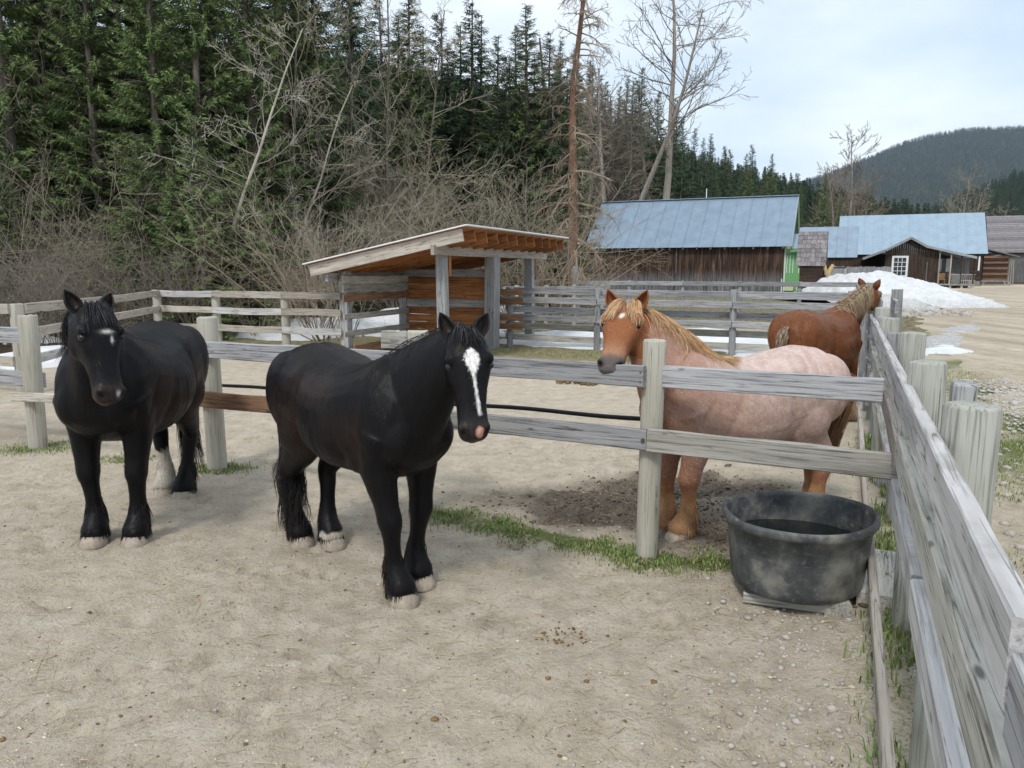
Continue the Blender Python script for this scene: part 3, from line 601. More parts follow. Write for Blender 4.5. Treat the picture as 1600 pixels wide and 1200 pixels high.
mfence = empty('cross_fence', (4.847, 16.662, 0)); tag(mfence, 'grey six rail fence crossing the pen behind the roan and the chestnut', 'fence')
def malong(s): return (4.847 + 0.916 * s, 16.662 - 0.402 * s)
NM = (-0.402, -0.916)
for s in (-5.35, -3.1, 0.0, 2.35): post_at('post', mfence, *malong(s), 1.45, 0.075, M['post_grey'])
for z, d, mt in ((1.335, -0.1, 'rail_grey'), (1.125, 0.1, 'rail_grey'), (0.885, -0.1, 'rail_grey'), (0.70, 0.1, 'rail_grey'), (0.48, -0.1, 'rail_lower'), (0.20, -0.1, 'rail_lower')):
    rail(mfence, malong(-5.5), malong(-3.1), z + 0.04, z + 0.01, d, M[mt], 0.15, 0.04, NM); rail(mfence, malong(-3.08), malong(-0.02), z + 0.01, z, d, M[mt], 0.15, 0.04, NM); rail(mfence, malong(0.0), malong(2.6), z, z - 0.02, d, M[mt], 0.15, 0.04, NM)
for z, d in ((1.34, 0.14), (1.12, 0.14), (0.72, 0.14), (0.5, 0.14)): rail(mfence, malong(-5.75), malong(-4.95), z, z, d, M['rail_brown'], 0.15, 0.04, NM)

fence2 = empty('far_cross_fence', (8.1, 30.1, 0)); tag(fence2, 'grey rail fence running in front of the dark barn', 'fence')
def falong(s): return (8.13 + 0.916 * s, 30.1 - 0.402 * s)
for s in (-5.8, -3.6, -1.4, 0.8, 3.0, 5.6): post_at('post', fence2, *falong(s), 1.42, 0.08, M['post_grey'])
post_at('post', fence2, *falong(-5.95), 2.0, 0.11, M['post_grey'])
for z in (1.32, 0.95, 0.55):
    for a, b in ((-5.8, -1.4), (-1.39, 3.0), (3.01, 5.7)): rail(fence2, falong(a), falong(b), z, z, 0.1, M['rail_grey'], 0.17, 0.045, NM)
fence3 = empty('back_pen_fence', (-1.2, 22.9, 0)); tag(fence3, 'low grey rail fence with pale posts behind the shelter and the snow', 'fence')
def balong(s): return (2.4 + 0.62 * s, 26.5 + 0.22 * s)
for s in (-3.6, -2.0, -0.4, 1.2): post_at('post', fence3, *balong(s), 1.35, 0.075, M['post_tan'])
for z in (1.24, 0.85, 0.45): rail(fence3, balong(-4.4), balong(-0.4), z, z, 0.1, M['rail_grey'], 0.15, 0.045, (0.33, -0.94)); rail(fence3, balong(-0.4), balong(1.6), z, z + 0.02, 0.1, M['rail_grey'], 0.15, 0.045, (0.33, -0.94))
fence4 = empty('far_side_fence', (9.9, 22.0, 0)); tag(fence4, 'far stretch of grey rail fence leading on along the road', 'fence')
for s in (16.5, 19.2, 21.9, 24.6, 27.3): post_at('post', fence4, *ralong(s), 1.42, 0.085, M['post_grey'])
for z in (1.3, 0.95, 0.6):
    for a, b in ((14.4, 19.2), (19.22, 24.6), (24.62, 27.5)): rail(fence4, ralong(a), ralong(b), z, z, 0.11, M['rail_grey'], 0.15, 0.045, NR)

lf = empty('left_back_fence', (-8.85, 19.0, 0)); tag(lf, 'pale three rail fence with a bend in front of the brush on the left', 'fence')
LP = [(-9.6, 12.2), (-7.45, 11.45), (-8.85, 19.0), (-7.1, 18.3), (-5.2, 17.45), (-3.71, 16.82)]
for i, p in enumerate(LP[:-1]): post_at('post', lf, *p, 1.38, 0.1, M['post_tan'])
for i in range(len(LP) - 1):
    a, b = LP[i], LP[i + 1]; d = Vector((b[0] - a[0], b[1] - a[1], 0)).normalized(); n = (d.y, -d.x) if i != 0 else (-d.y * -1, -d.x)
    if n[1] > 0 and i != 1: n = (-n[0], -n[1])
    for z in ((1.31, 0.93, 0.52)): rail(lf, a, b, z, z, 0.118, M['rail_tan' if (i + int(z * 10)) % 3 else 'rail_pale'], 0.15, 0.045, n, bow=random.uniform(-.02, .02))

# ------------------------------------------------------------------ shelter (open run-in shed)
sh = empty('horse_shelter', (-1.9, 18.3, 0)); tag(sh, 'open timber run-in shed with a sloping roof and orange rafters', 'shelter')
SP0 = Vector((-1.44, 16.0, 0)); SD = Vector((0.36, 0.933, 0)); SN = Vector((-0.933, 0.36, 0))   # along the open front, and inwards
def shp(s, d, z): v = SP0 + SD * s + SN * d; return Vector((v.x, v.y, z))
def spost(s, d, h, r, mat, w=None):
    p = shp(s, d, 0); post_at('post', sh, p.x, p.y, h, r, mat, True, math.atan2(SD.y, SD.x), w)
spost(0, 0, 2.42, 0.10, M['post_grey']); spost(2.62, 0, 2.42, 0.19, M['post_grey'], 0.13); spost(5.35, 0, 2.42, 0.11, M['post_grey'])
spost(0, 2.4, 1.85, 0.10, M['post_grey']); spost(2.62, 2.4, 1.85, 0.10, M['post_grey']); spost(5.35, 2.4, 1.85, 0.10, M['post_grey'])
for s in (0.14, 2.85, 5.49): beam_between('cleat', sh, shp(s, -0.1, 1.75), shp(s, -0.1, 2.5), 0.05, 0.10, M['cedar'])
beam_between('header_beam', sh, shp(-0.75, -0.14, 2.27), shp(6.3, -0.14, 2.27), 0.07, 0.20, M['rail_tan']); beam_between('header_beam', sh, shp(-0.55, 2.5, 1.72), shp(6.2, 2.5, 1.72), 0.07, 0.18, M['rail_grey'])
RZ0, RZ1 = 2.56, 1.80     # rafter centre height at the open front and at the back
def rz(d): return RZ0 + (RZ1 - RZ0) * (d + 0.75) / 3.9
for i in range(12):
    s = -0.62 + i * 0.60
    beam_between('rafter', sh, shp(s, -0.75, rz(-0.75)), shp(s, 2.85, rz(2.85)), 0.045, 0.25, M['cedar'] if i else M['rail_tan'], jit=0.002)
def quad_slab(name, root, c, th, mat):
    c = [Vector(p) - root.location for p in c]; up = (c[1] - c[0]).cross(c[3] - c[0]).normalized()
    if up.z < 0: up = -up
    v = c + [p + up * th for p in c]
    me = mesh_pd(name, v, [(3, 2, 1, 0), (4, 5, 6, 7), (0, 1, 5, 4), (1, 2, 6, 5), (2, 3, 7, 6), (3, 0, 4, 7)]); me.validate()
    bm = bmesh.new(); bm.from_mesh(me); bmesh.ops.recalc_face_normals(bm, faces=bm.faces); bm.to_mesh(me); bm.free()
    return mesh_obj(name, me, mat, root)
quad_slab('roof_deck', sh, [shp(-0.66, -0.82, rz(-0.82) + 0.128), shp(6.05, -0.82, rz(-0.82) + 0.128), shp(6.05, 2.92, rz(2.92) + 0.128), shp(-0.66, 2.92, rz(2.92) + 0.128)], 0.02, M['plywood'])
quad_slab('roof_sheet', sh, [shp(-0.72, -0.88, rz(-0.88) + 0.152), shp(6.1, -0.88, rz(-0.88) + 0.152), shp(6.1, 2.98, rz(2.98) + 0.152), shp(-0.72, 2.98, rz(2.98) + 0.152)], 0.025, M['white_paint'])
for k in range(9):      # end wall of cedar boards on the middle bay line
    z = 0.32 + k * 0.185
    beam_between('wall_board', sh, shp(2.60, 0.12, z), shp(2.60, 2.34, z), 0.035, 0.178, M['cedar' if k not in (4, 8) else 'rail_grey'])
for k, (z, mt) in enumerate(((1.66, 'rail_lower'), (1.47, 'rail_lower'), (1.27, 'rail_brown'), (0.86, 'rail_lower'), (0.48, 'rail_lower'))):
    beam_between('back_board', sh, shp(-0.3, 2.26, z), shp(2.6, 2.26, z), 0.035, 0.17 if z > 1 else 0.13, M[mt])
for z in (1.25, 0.85, 0.45): beam_between('back_board', sh, shp(2.7, 2.26, z), shp(5.4, 2.26, z), 0.035, 0.15, M['rail_lower'])
beam_between('kick_board', sh, shp(-0.1, 2.15, 0.12), shp(2.6, 2.15, 0.12), 0.04, 0.22, M['rail_brown'])

# ------------------------------------------------------------------ buildings (local x along the front, y away, z up)
def lbox(name, root, x0, x1, y0, y1, z0, z1, mat, bev=0.01):
    v = [(x, y, z) for z in (z0, z1) for (x, y) in ((x0, y0), (x1, y0), (x1, y1), (x0, y1))]
    me = mesh_pd(name, v, [(3, 2, 1, 0), (4, 5, 6, 7), (0, 1, 5, 4), (1, 2, 6, 5), (2, 3, 7, 6), (3, 0, 4, 7)])
    return mesh_obj(name, me, mat, root)
def lslab(name, root, c, th, mat):
    c = [Vector(p) for p in c]; up = (c[1] - c[0]).cross(c[3] - c[0]).normalized()
    if up.z < 0: up = -up
    v = c + [p + up * th for p in c]
    me = mesh_pd(name, v, [(3, 2, 1, 0), (4, 5, 6, 7), (0, 1, 5, 4), (1, 2, 6, 5), (2, 3, 7, 6), (3, 0, 4, 7)])
    bm = bmesh.new(); bm.from_mesh(me); bmesh.ops.recalc_face_normals(bm, faces=bm.faces); bm.to_mesh(me); bm.free()
    return mesh_obj(name, me, mat, root)
def vboards(name, root, p, q, zf, wmean, mat, th=0.03, seed=0, z0=0.0, ntop=True):
    """vertical boards side by side from p to q (xy local); zf(x, y) gives the top height; one joined mesh"""
    r = random.Random(seed); p = Vector((*p, 0)); q = Vector((*q, 0)); d = (q - p).normalized(); L = (q - p).length; n = Vector((d.y, -d.x, 0)); V = []; Fc = []; s = 0
    while s < L - 0.02:
        w = min(wmean * r.uniform(0.8, 1.2), L - s); o = r.uniform(0, 0.02); zb = z0 + r.uniform(-0.05, 0.05); gap = 0.008
        b = len(V)
        for dz in (0, 1):
            for (u, dep) in ((s + gap, -0.0), (s + w - gap, -0.0), (s + w - gap, th + o), (s + gap, th + o)):
                pt = p + d * u + n * dep; V.append((pt.x, pt.y, zf(p.x + d.x * u, p.y + d.y * u) + r.uniform(-.02, .0) * 0 if dz else zb))
        Fc += [(b + 3, b + 2, b + 1, b), (b + 4, b + 5, b + 6, b + 7), (b, b + 1, b + 5, b + 4), (b + 1, b + 2, b + 6, b + 5), (b + 2, b + 3, b + 7, b + 6), (b + 3, b, b + 4, b + 7)]
        s += w
    me = mesh_pd(name, V, Fc); bm = bmesh.new(); bm.from_mesh(me); bmesh.ops.recalc_face_normals(bm, faces=bm.faces); bm.to_mesh(me); bm.free()
    return tag(mesh_obj(name, me, mat, root), kind='stuff')
def metal_panels(root, x0, x1, ya, za, yb, zb, n, mat, th=0.03, part='roof_panel', seam=0.03):
    """n sheet panels from the eave (ya, za) up to the ridge (yb, zb), each with a raised seam along one edge"""
    w = (x1 - x0) / n; up = Vector((0, -(zb - za), yb - ya)).normalized()
    if up.z < 0: up = -up
    for k in range(n):
        a = x0 + k * w; b = a + w - 0.004; V = []; Fc = []
        prof = [(a, 0), (b - 0.06, 0), (b - 0.05, seam), (b, seam), (b, seam - th), (a, -th)]
        for (y, z) in ((ya, za), (yb, zb)):
            for (x, h) in prof: V.append((x, y + up.y * h, z + up.z * h))
        m = len(prof)
        for i in range(m): Fc.append((i, (i + 1) % m, m + (i + 1) % m, m + i))
        Fc += [tuple(range(m - 1, -1, -1)), tuple(range(m, 2 * m))]
        me = mesh_pd(part, V, Fc); bm = bmesh.new(); bm.from_mesh(me); bmesh.ops.recalc_face_normals(bm, faces=bm.faces); bm.to_mesh(me); bm.free()
        mesh_obj(part, me, mat, root)
def window(root, x0, x1, z0, z1, y, cols, rows, frame=0.12):
    w = lbox('window', root, x0 + 0.02, x1 - 0.02, y - 0.02, y + 0.02, z0 + 0.02, z1 - 0.02, M['dark_glass'])
    for (a, b, c, d) in ((x0, x0 + frame, z0, z1), (x1 - frame, x1, z0, z1), (x0 + frame, x1 - frame, z1 - frame, z1), (x0 + frame, x1 - frame, z0, z0 + frame)): lbox('window_frame', w, a, b, y - 0.07, y - 0.022, c, d, M['white_paint'])
    for i in range(1, cols):
        x = x0 + frame + (x1 - x0 - 2 * frame) * i / cols; lbox('glazing_bar', w, x - 0.025, x + 0.025, y - 0.05, y - 0.022, z0 + frame, z1 - frame, M['white_paint'])
    for i in range(1, rows):
        z = z0 + frame + (z1 - z0 - 2 * frame) * i / rows; lbox('glazing_bar', w, x0 + frame, x1 - frame, y - 0.046, y - 0.023, z - 0.025, z + 0.025, M['white_paint'])
    return w

# long dark barn with the blue sheet roof
bn = empty('barn', (19.309, 54.6, 0), GRID); tag(bn, 'long dark board barn with blue sheet metal roof and pale green gable', 'barn')
BL, BD, EZ, RG = 14.4, 8.0, 3.5, 7.3
lbox('inner_wall', bn, -BL + 0.05, -0.05, 0.04, BD - 0.05, 0, 3.45, M['dark_log'])
vboards('board_cladding', bn, (-BL, 0.0), (0, 0.0), lambda x, y: 3.48, 0.2, M['barn_clad'], seed=1)
vboards('board_cladding', bn, (-BL, BD), (-BL, 0), lambda x, y: 3.48 + 3.7 * (1 - abs(y - 4) / 4), 0.22, M['barn_clad'], seed=2)
vboards('board_cladding', bn, (0, 0.05), (0, BD), lambda x, y: 3.48 + 3.7 * (1 - abs(y - 4) / 4), 0.16, M['green_light'], seed=3)
vboards('board_cladding', bn, (0, BD), (-BL, BD), lambda x, y: 3.48, 0.25, M['barn_clad'], seed=4)
metal_panels(bn, -BL - 0.35, 0.55, -0.45, 3.46, 4.0, RG, 14, M['roof_blue']); metal_panels(bn, -BL - 0.35, 0.55, BD + 0.45, 3.46, 4.0, RG, 14, M['roof_blue'])
beam_between('ridge_cap', bn, (-BL - 0.36, 4, RG + 0.035), (0.56, 4, RG + 0.035), 0.34, 0.05, M['roof_pale'], jit=0, local=True)
for k in range(15): beam_between('rafter_tail', bn, (-BL + 0.3 + k * 1.0, -0.36, 3.36), (-BL + 0.3 + k * 1.0, 0.1, 3.52), 0.08, 0.12, M['rail_tan'], local=True, segs=1)
beam_between('batten', bn, (-7.6, -0.07, 1.55), (-7.6, -0.07, 3.4), 0.04, 0.22, M['grey_vert'], local=True); beam_between('batten', bn, (-4.8, -0.07, 0.6), (-4.8, -0.07, 2.2), 0.04, 0.2, M['grey_vert'], local=True)
beam_between('roof_vent_pipe', bn, (-6.3, 4.2, 7.2), (-6.3, 4.2, 8.1), 0.06, 0.06, M['white_paint'], local=True)
beam_between('barge_board', bn, (0.5, -0.4, 3.38), (0.5, 4, 7.18), 0.05, 0.2, M['green_light'], local=True); beam_between('barge_board', bn, (0.5, 8.4, 3.38), (0.5, 4, 7.18), 0.05, 0.2, M['green_light'], local=True)
# the green entrance vestibule on its right end
lbox('vestibule_wall', bn, 0.03, 1.55, 0.25, 2.6, 0.35, 3.3, M['green_light'])
for (a, b) in ((0.12, 0.68), (0.92, 1.48)):
    d = lbox('shutter', bn, a, b, 0.19, 0.246, 0.75, 3.0, M['green_dark'])
    for (c, e) in ((0.06, 0.10), (0.46, 0.50), (0.26, 0.30)): lbox('trim_strip', d, a + c, a + e, 0.165, 0.188, 1.6, 2.85, M['white_paint'])
lbox('door_leaf', bn, 0.70, 0.90, 0.2, 0.245, 0.4, 3.1, M['green_dark'])
lbox('corner_board', bn, 0.0, 0.1, 0.17, 0.245, 0.3, 3.3, M['white_paint']); lbox('corner_board', bn, 1.47, 1.57, 0.17, 0.245, 0.3, 3.3, M['white_paint'])
lslab('canopy_roof', bn, [(0.4, -0.25, 3.25), (2.0, -0.25, 3.25), (2.0, 1.9, 4.35), (0.4, 1.9, 4.35)], 0.06, M['roof_pale'])
lbox('canopy_fascia', bn, 0.42, 1.98, -0.24, -0.18, 3.08, 3.25, M['green_dark'])
for k in range(9): beam_between('canopy_rib', bn, (0.45 + k * 0.18, -0.24, 3.33), (0.45 + k * 0.18, 1.88, 4.41), 0.05, 0.03, M['roof_blue'], local=True, segs=1, jit=0)
for k in range(3): lbox('step', bn, 0.1, 1.5, -0.1 - 0.3 * k, 0.2 - 0.3 * k, 0, 0.34 - 0.11 * k, M['dark_log'])
for x in (-0.05, 1.6): lbox('handrail_post', bn, x, x + 0.06, -0.75, -0.69, 0, 1.2, M['white_paint'])

# small shingled log shed
ss = empty('small_shed', (18.449, 45.818, 0), GRID); tag(ss, 'narrow little log shed with a steep shingle roof beside the green entrance', 'shed')
r = random.Random(5)
for k in range(10): beam_between('log', ss, (-1.2, 0.1, 0.14 + k * 0.2), (0.12, 0.1, 0.14 + k * 0.2), 0.2, 0.195, M['dark_log'], local=True)
for k in range(10): beam_between('log', ss, (0.1, 0.25, 0.14 + k * 0.2), (0.1, 2.0, 0.14 + k * 0.2), 0.2, 0.195, M['dark_log'], local=True)
lbox('back_wall', ss, -1.2, 0.0, 0.22, 2.0, 0, 2.05, M['dark_log'])
for k in range(8):
    t0, t1 = k / 8, (k + 1.25) / 8; x = -1.42
    while x < 0.22:
        w = r.uniform(0.2, 0.34); w = min(w, 0.26 - x); z0 = 2.02 + 2.1 * t0; y0 = -0.12 + 1.12 * t0; z1 = 2.02 + 2.1 * min(t1, 1); y1 = -0.12 + 1.12 * min(t1, 1)
        if w > 0.05: lslab('shingle', ss, [(x, y0, z0 + 0.03 + r.uniform(0, .03)), (x + w - 0.012, y0, z0 + 0.03 + r.uniform(0, .03)), (x + w - 0.012, y1, z1), (x, y1, z1)], 0.025, M['shingle'])
        x += w
lslab('roof_back', ss, [(-1.42, 1.0, 4.12), (0.26, 1.0, 4.12), (0.26, 2.3, 1.95), (-1.42, 2.3, 1.95)], 0.05, M['shingle'])
me = mesh_pd('gable_wall', [(0.05, 0.15, 2.0), (0.05, 1.95, 2.0), (0.05, 1.0, 3.95), (0.12, 0.15, 2.0), (0.12, 1.95, 2.0), (0.12, 1.0, 3.95)], [(0, 1, 2), (5, 4, 3), (0, 3, 4, 1), (1, 4, 5, 2), (2, 5, 3, 0)]); mesh_obj('gable_wall', me, M['dark_board'], ss)
me = tube_mesh('peeled_post', [(0.3, 0.0, 0), (0.34, 0.0, 1.0), (0.42, 0.05, 1.7), (0.65, 0.1, 2.15)], [0.17, 0.15, 0.14, 0.09], 8); mesh_obj('peeled_post', me, M['log_yellow'], ss)
me = tube_mesh('peeled_post', [(0.38, 0.02, 1.4), (0.22, 0.02, 1.9), (0.15, 0.0, 2.2)], [0.12, 0.1, 0.07], 8); mesh_obj('peeled_post', me, M['log_yellow'], ss)
lbox('awning', ss, 0.3, 1.35, 0.3, 1.6, 1.92, 2.0, M['dark_log'])

# little handrail with a white post in front of the shed, and a sawn-off sign board
hr = empty('garden_rail', (20.2, 43.5, 0), GRID); tag(hr, 'thin metal handrail ending in a white post next to the snow pile', 'railing')
for x in (-2.2, -1.1): beam_between('post', hr, (x, 0, 0), (x, 0, 1.3), 0.05, 0.05, M['rail_pale'], local=True)
beam_between('white_post', hr, (0.0, 0, 0), (0.0, 0, 1.62), 0.16, 0.16, M['white_paint'], local=True); beam_between('post', hr, (0.22, 0.1, 0), (0.22, 0.1, 1.6), 0.12, 0.12, M['post_grey'], local=True)
beam_between('rail', hr, (-2.3, 0, 1.6), (0.05, 0, 1.6), 0.04, 0.05, M['rail_grey'], local=True); beam_between('rail', hr, (-2.3, 0, 0.8), (0.05, 0, 0.8), 0.04, 0.05, M['rail_grey'], local=True)

gf = empty('board_fence', (22.878, 54.6, 0), GRID); tag(gf, 'solid grey board fence standing behind the snow pile', 'fence')
for k in range(24):
    x = -0.3 + k * 0.165; beam_between('board', gf, (x + 0.08, 0, 0), (x + 0.08, 0, 2.05 + random.uniform(-.04, .04)), 0.025, 0.155, M['rail_grey'], local=True, segs=2, roll=math.pi / 2)

# small blue-roofed building between barn and log house
b2 = empty('blue_roofed_cabin', (33.796, 79.205, 0), GRID); tag(b2, 'small dark cabin with a bright blue roof wedged behind the shingle shed', 'cabin')
lbox('wall', b2, -4.0, 1.2, 0.0, 5.0, 0, 3.1, M['dark_log']); vboards('board_cladding', b2, (-4.0, 0.0), (1.2, 0.0), lambda x, y: 3.1, 0.2, M['dark_board'], seed=8)
metal_panels(b2, -4.4, 1.6, -0.3, 3.05, 2.4, 6.3, 6, M['roof_blue']); metal_panels(b2, -4.4, 1.6, 5.3, 3.05, 2.4, 6.3, 6, M['roof_blue'])
# large log house
lh = empty('log_house', (52.315, 85.093, 0), GRID); tag(lh, 'large dark log house under a wide pale blue metal roof', 'house')
for k in range(15): beam_between('log', lh, (-14.9, 0.0, 0.13 + k * 0.25), (-0.2, 0.0, 0.13 + k * 0.25), 0.26, 0.245, M['dark_log'], local=True)
lbox('wall', lh, -14.8, -0.35, 0.15, 9.0, 0, 3.7, M['dark_log'])
me = mesh_pd('gable_wall', [(-0.3, 0.1, 3.6), (-0.3, 8.9, 3.6), (-0.3, 4.5, 8.2), (-0.2, 0.1, 3.6), (-0.2, 8.9, 3.6), (-0.2, 4.5, 8.2)], [(0, 1, 2), (5, 4, 3), (0, 3, 4, 1), (1, 4, 5, 2), (2, 5, 3, 0)]); mesh_obj('gable_wall', me, M['dark_board'], lh)
metal_panels(lh, -15.1, 0.2, -0.5, 3.55, 4.5, 8.3, 16, M['roof_pale'], seam=0.012); metal_panels(lh, -15.1, 0.2, 9.5, 3.55, 4.5, 8.3, 16, M['roof_pale'], seam=0.012)
lbox('corner_board', lh, -0.62, -0.45, -0.2, -0.14, 1.7, 3.3, M['white_paint'])
lbox('foundation', lh, -3.5, -0.3, -0.32, -0.14, 0, 0.55, M['grey_vert'])

# front wing with the swept porch roof
pw = empty('porch_wing', (42.407, 76.555, 0), GRID); tag(pw, 'dark boarded gable wing with a twelve pane white window and a side porch', 'house')
prof = [(-6.83, 2.95), (-4.69, 3.83), (-2.57, 5.0), (-1.09, 4.12), (3.25, 3.0)]
def pz(x): return float(np.interp(x, [p[0] for p in prof], [p[1] for p in prof])) - 0.12
vboards('board_cladding', pw, (-4.75, 0), (0.0, 0), lambda x, y: pz(x), 0.2, M['dark_board'], seed=11)
lbox('wall', pw, -4.7, -0.05, 0.06, 11.5, 0, 3.05, M['dark_log'])
for i in range(4):
    (xa, za), (xb, zb) = prof[i], prof[i + 1]
    lslab('roof_plane', pw, [(xa, -0.7, za), (xb, -0.7, zb), (xb, 11.5, zb), (xa, 11.5, za)], 0.08, M['roof_pale'])
    beam_between('barge_board', pw, (xa, -0.72, za - 0.06), (xb, -0.72, zb - 0.06), 0.05, 0.2, M['rail_grey'], local=True)
window(pw, -4.12, -2.62, 1.05, 3.2, -0.06, 3, 4, 0.2)
lbox('door_outline', pw, -0.95, -0.9, -0.045, -0.02, 0.3, 2.6, M['grey_vert'])
vboards('board_cladding', pw, (0, 0.02), (0.0, 8.0), lambda x, y: 3.3, 0.2, M['dark_board'], seed=12)
vboards('porch_back_wall', pw, (0.0, 2.4), (3.1, 2.4), lambda x, y: 2.95, 0.22, M['grey_vert'], seed=13)
for (a, b) in ((0.15, 0.62), (0.9, 1.35)):
    w = lbox('curtained_window', pw, a, b, 2.28, 2.36, 1.55, 2.95, M['dark_glass']); lbox('curtain', w, a + 0.05, b - 0.05, 2.24, 2.275, 1.6, 2.9, M['white_paint'])
lbox('porch_deck', pw, 0.02, 3.2, -0.5, 2.35, 0.28, 0.42, M['rail_lower'])
for x in (0.1, 1.1, 2.0, 3.1): beam_between('porch_post', pw, (x, -0.42, 0.42), (x, -0.42, pz(x)), 0.12, 0.12, M['dark_log' if x > 1.5 else 'rail_tan'], local=True)
for x in (1.1, 2.1, 3.0): lbox('deck_pier', pw, x, x + 0.2, -0.42, -0.2, 0, 0.279, M['post_tan'])
beam_between('porch_rail', pw, (1.2, -0.42, 1.35), (3.3, -0.42, 1.35), 0.06, 0.08, M['rail_grey'], local=True); beam_between('porch_rail', pw, (1.2, -0.42, 0.75), (3.3, -0.42, 0.75), 0.06, 0.08, M['rail_grey'], local=True)
for k in range(7): beam_between('baluster', pw, (2.15 + k * 0.17, -0.42, 0.45), (2.15 + k * 0.17, -0.42, 1.33), 0.04, 0.04, M['rail_tan'], local=True, segs=1)
vboards('porch_side_screen', pw, (1.25, -0.46), (2.0, -0.46), lambda x, y: 1.3, 0.15, M['grey_vert'], seed=14, z0=0.45)
def chair(x, y, label):
    c = Vector((42.407, 76.555, 0)) + E1 * x + E2 * y; ch = empty('porch_chair', (c.x, c.y, 0.42), GRID); tag(ch, label, 'chair')
    lbox('seat', ch, -0.3, 0.3, -0.3, 0.3, 0.4, 0.48, M['chair_wood']); lbox('backrest', ch, -0.3, 0.3, 0.3, 0.36, 0.4, 1.05, M['chair_wood'])
    for sx in (-0.28, 0.22):
        for sy in (-0.28, 0.26): lbox('leg', ch, sx, sx + 0.06, sy, sy + 0.05, 0, 0.4, M['chair_wood'])
    for sx in (-0.34, 0.28): lbox('armrest', ch, sx, sx + 0.06, -0.3, 0.3, 0.62, 0.68, M['chair_wood'])
chair(0.45, 0.1, 'brown wooden chair on the porch right beside the gable wall'); chair(1.35, 0.25, 'brown wooden chair on the porch nearer the railing')

# log shed on short stilts, right of the log house
ls = empty('stilt_shed', (57.283, 88.377, 0), GRID); tag(ls, 'reddish brown log shed raised on short stilts beside the log house', 'shed')
for k in range(13): beam_between('log', ls, (-2.65, 0, 0.68 + k * 0.215), (-0.2, 0, 0.68 + k * 0.215), 0.2, 0.21, M['rail_brown' if k % 3 == 0 else 'dark_log'], local=True)
lbox('wall', ls, -2.6, -0.25, 0.12, 3.0, 0.58, 3.3, M['dark_log']); lbox('floor_beam', ls, -2.75, 0.1, -0.15, 0.1, 0.42, 0.56, M['rail_grey'])
for x in (-2.6, -0.45, 0.0): lbox('stilt', ls, x, x + 0.2, -0.1, 0.1, 0, 0.419, M['rail_tan'])
lslab('roof_plane', ls, [(-2.9, -0.5, 4.2), (0.8, -0.5, 3.2), (0.8, 3.3, 3.2), (-2.9, 3.3, 4.2)], 0.12, M['shingle'])
for k, x in enumerate((-0.1, 0.15, 0.4)): beam_between('leaning_pole', ls, (x, -0.35, 0), (x * 0.6 + 0.05, -0.1, 3.0), 0.08, 0.08, M['rail_tan'], local=True)
# far shingle-roofed building
sb = empty('shingle_roof_house', (73.21, 109.488, 0), GRID); tag(sb, 'grey boarded building with a big grey shingle roof at the road end', 'house')
vboards('board_cladding', sb, (-4.4, 0), (9, 0), lambda x, y: 4.3, 0.24, M['grey_vert'], seed=21); lbox('wall', sb, -4.35, 9, 0.06, 9, 0, 4.25, M['dark_log'])
me = mesh_pd('gable_wall', [(-4.4, 0.1, 4.2), (-4.4, 9, 4.2), (-4.4, 4.5, 9.5), (-4.3, 0.1, 4.2), (-4.3, 9, 4.2), (-4.3, 4.5, 9.5)], [(0, 1, 2), (5, 4, 3), (0, 3, 4, 1), (1, 4, 5, 2), (2, 5, 3, 0)]); mesh_obj('gable_wall', me, M['dark_board'], sb)
for k in range(20):
    t0, t1 = k / 20, (k + 1.2) / 20; lslab('shingle_course', sb, [(-4.8, -0.6 + 5.1 * t0, 4.1 + 5.5 * t0 + 0.06), (9.4, -0.6 + 5.1 * t0, 4.1 + 5.5 * t0 + 0.06), (9.4, -0.6 + 5.1 * min(t1, 1), 4.1 + 5.5 * min(t1, 1)), (-4.8, -0.6 + 5.1 * min(t1, 1), 4.1 + 5.5 * min(t1, 1))], 0.03, M['shingle'])
lslab('roof_back', sb, [(-4.8, 4.5, 9.6), (9.4, 4.5, 9.6), (9.4, 9.6, 4.1), (-4.8, 9.6, 4.1)], 0.06, M['shingle'])
lslab('lean_to_roof', sb, [(-5.2, -2.2, 3.4), (-2.6, -2.2, 4.0), (-2.6, 0.0, 4.0), (-5.2, 0.0, 3.4)], 0.1, M['shingle'])
for x in (-5.0, -2.8): beam_between('lean_to_post', sb, (x, -2.0, 0), (x, -2.0, 3.45), 0.16, 0.16, M['rail_tan'], local=True)

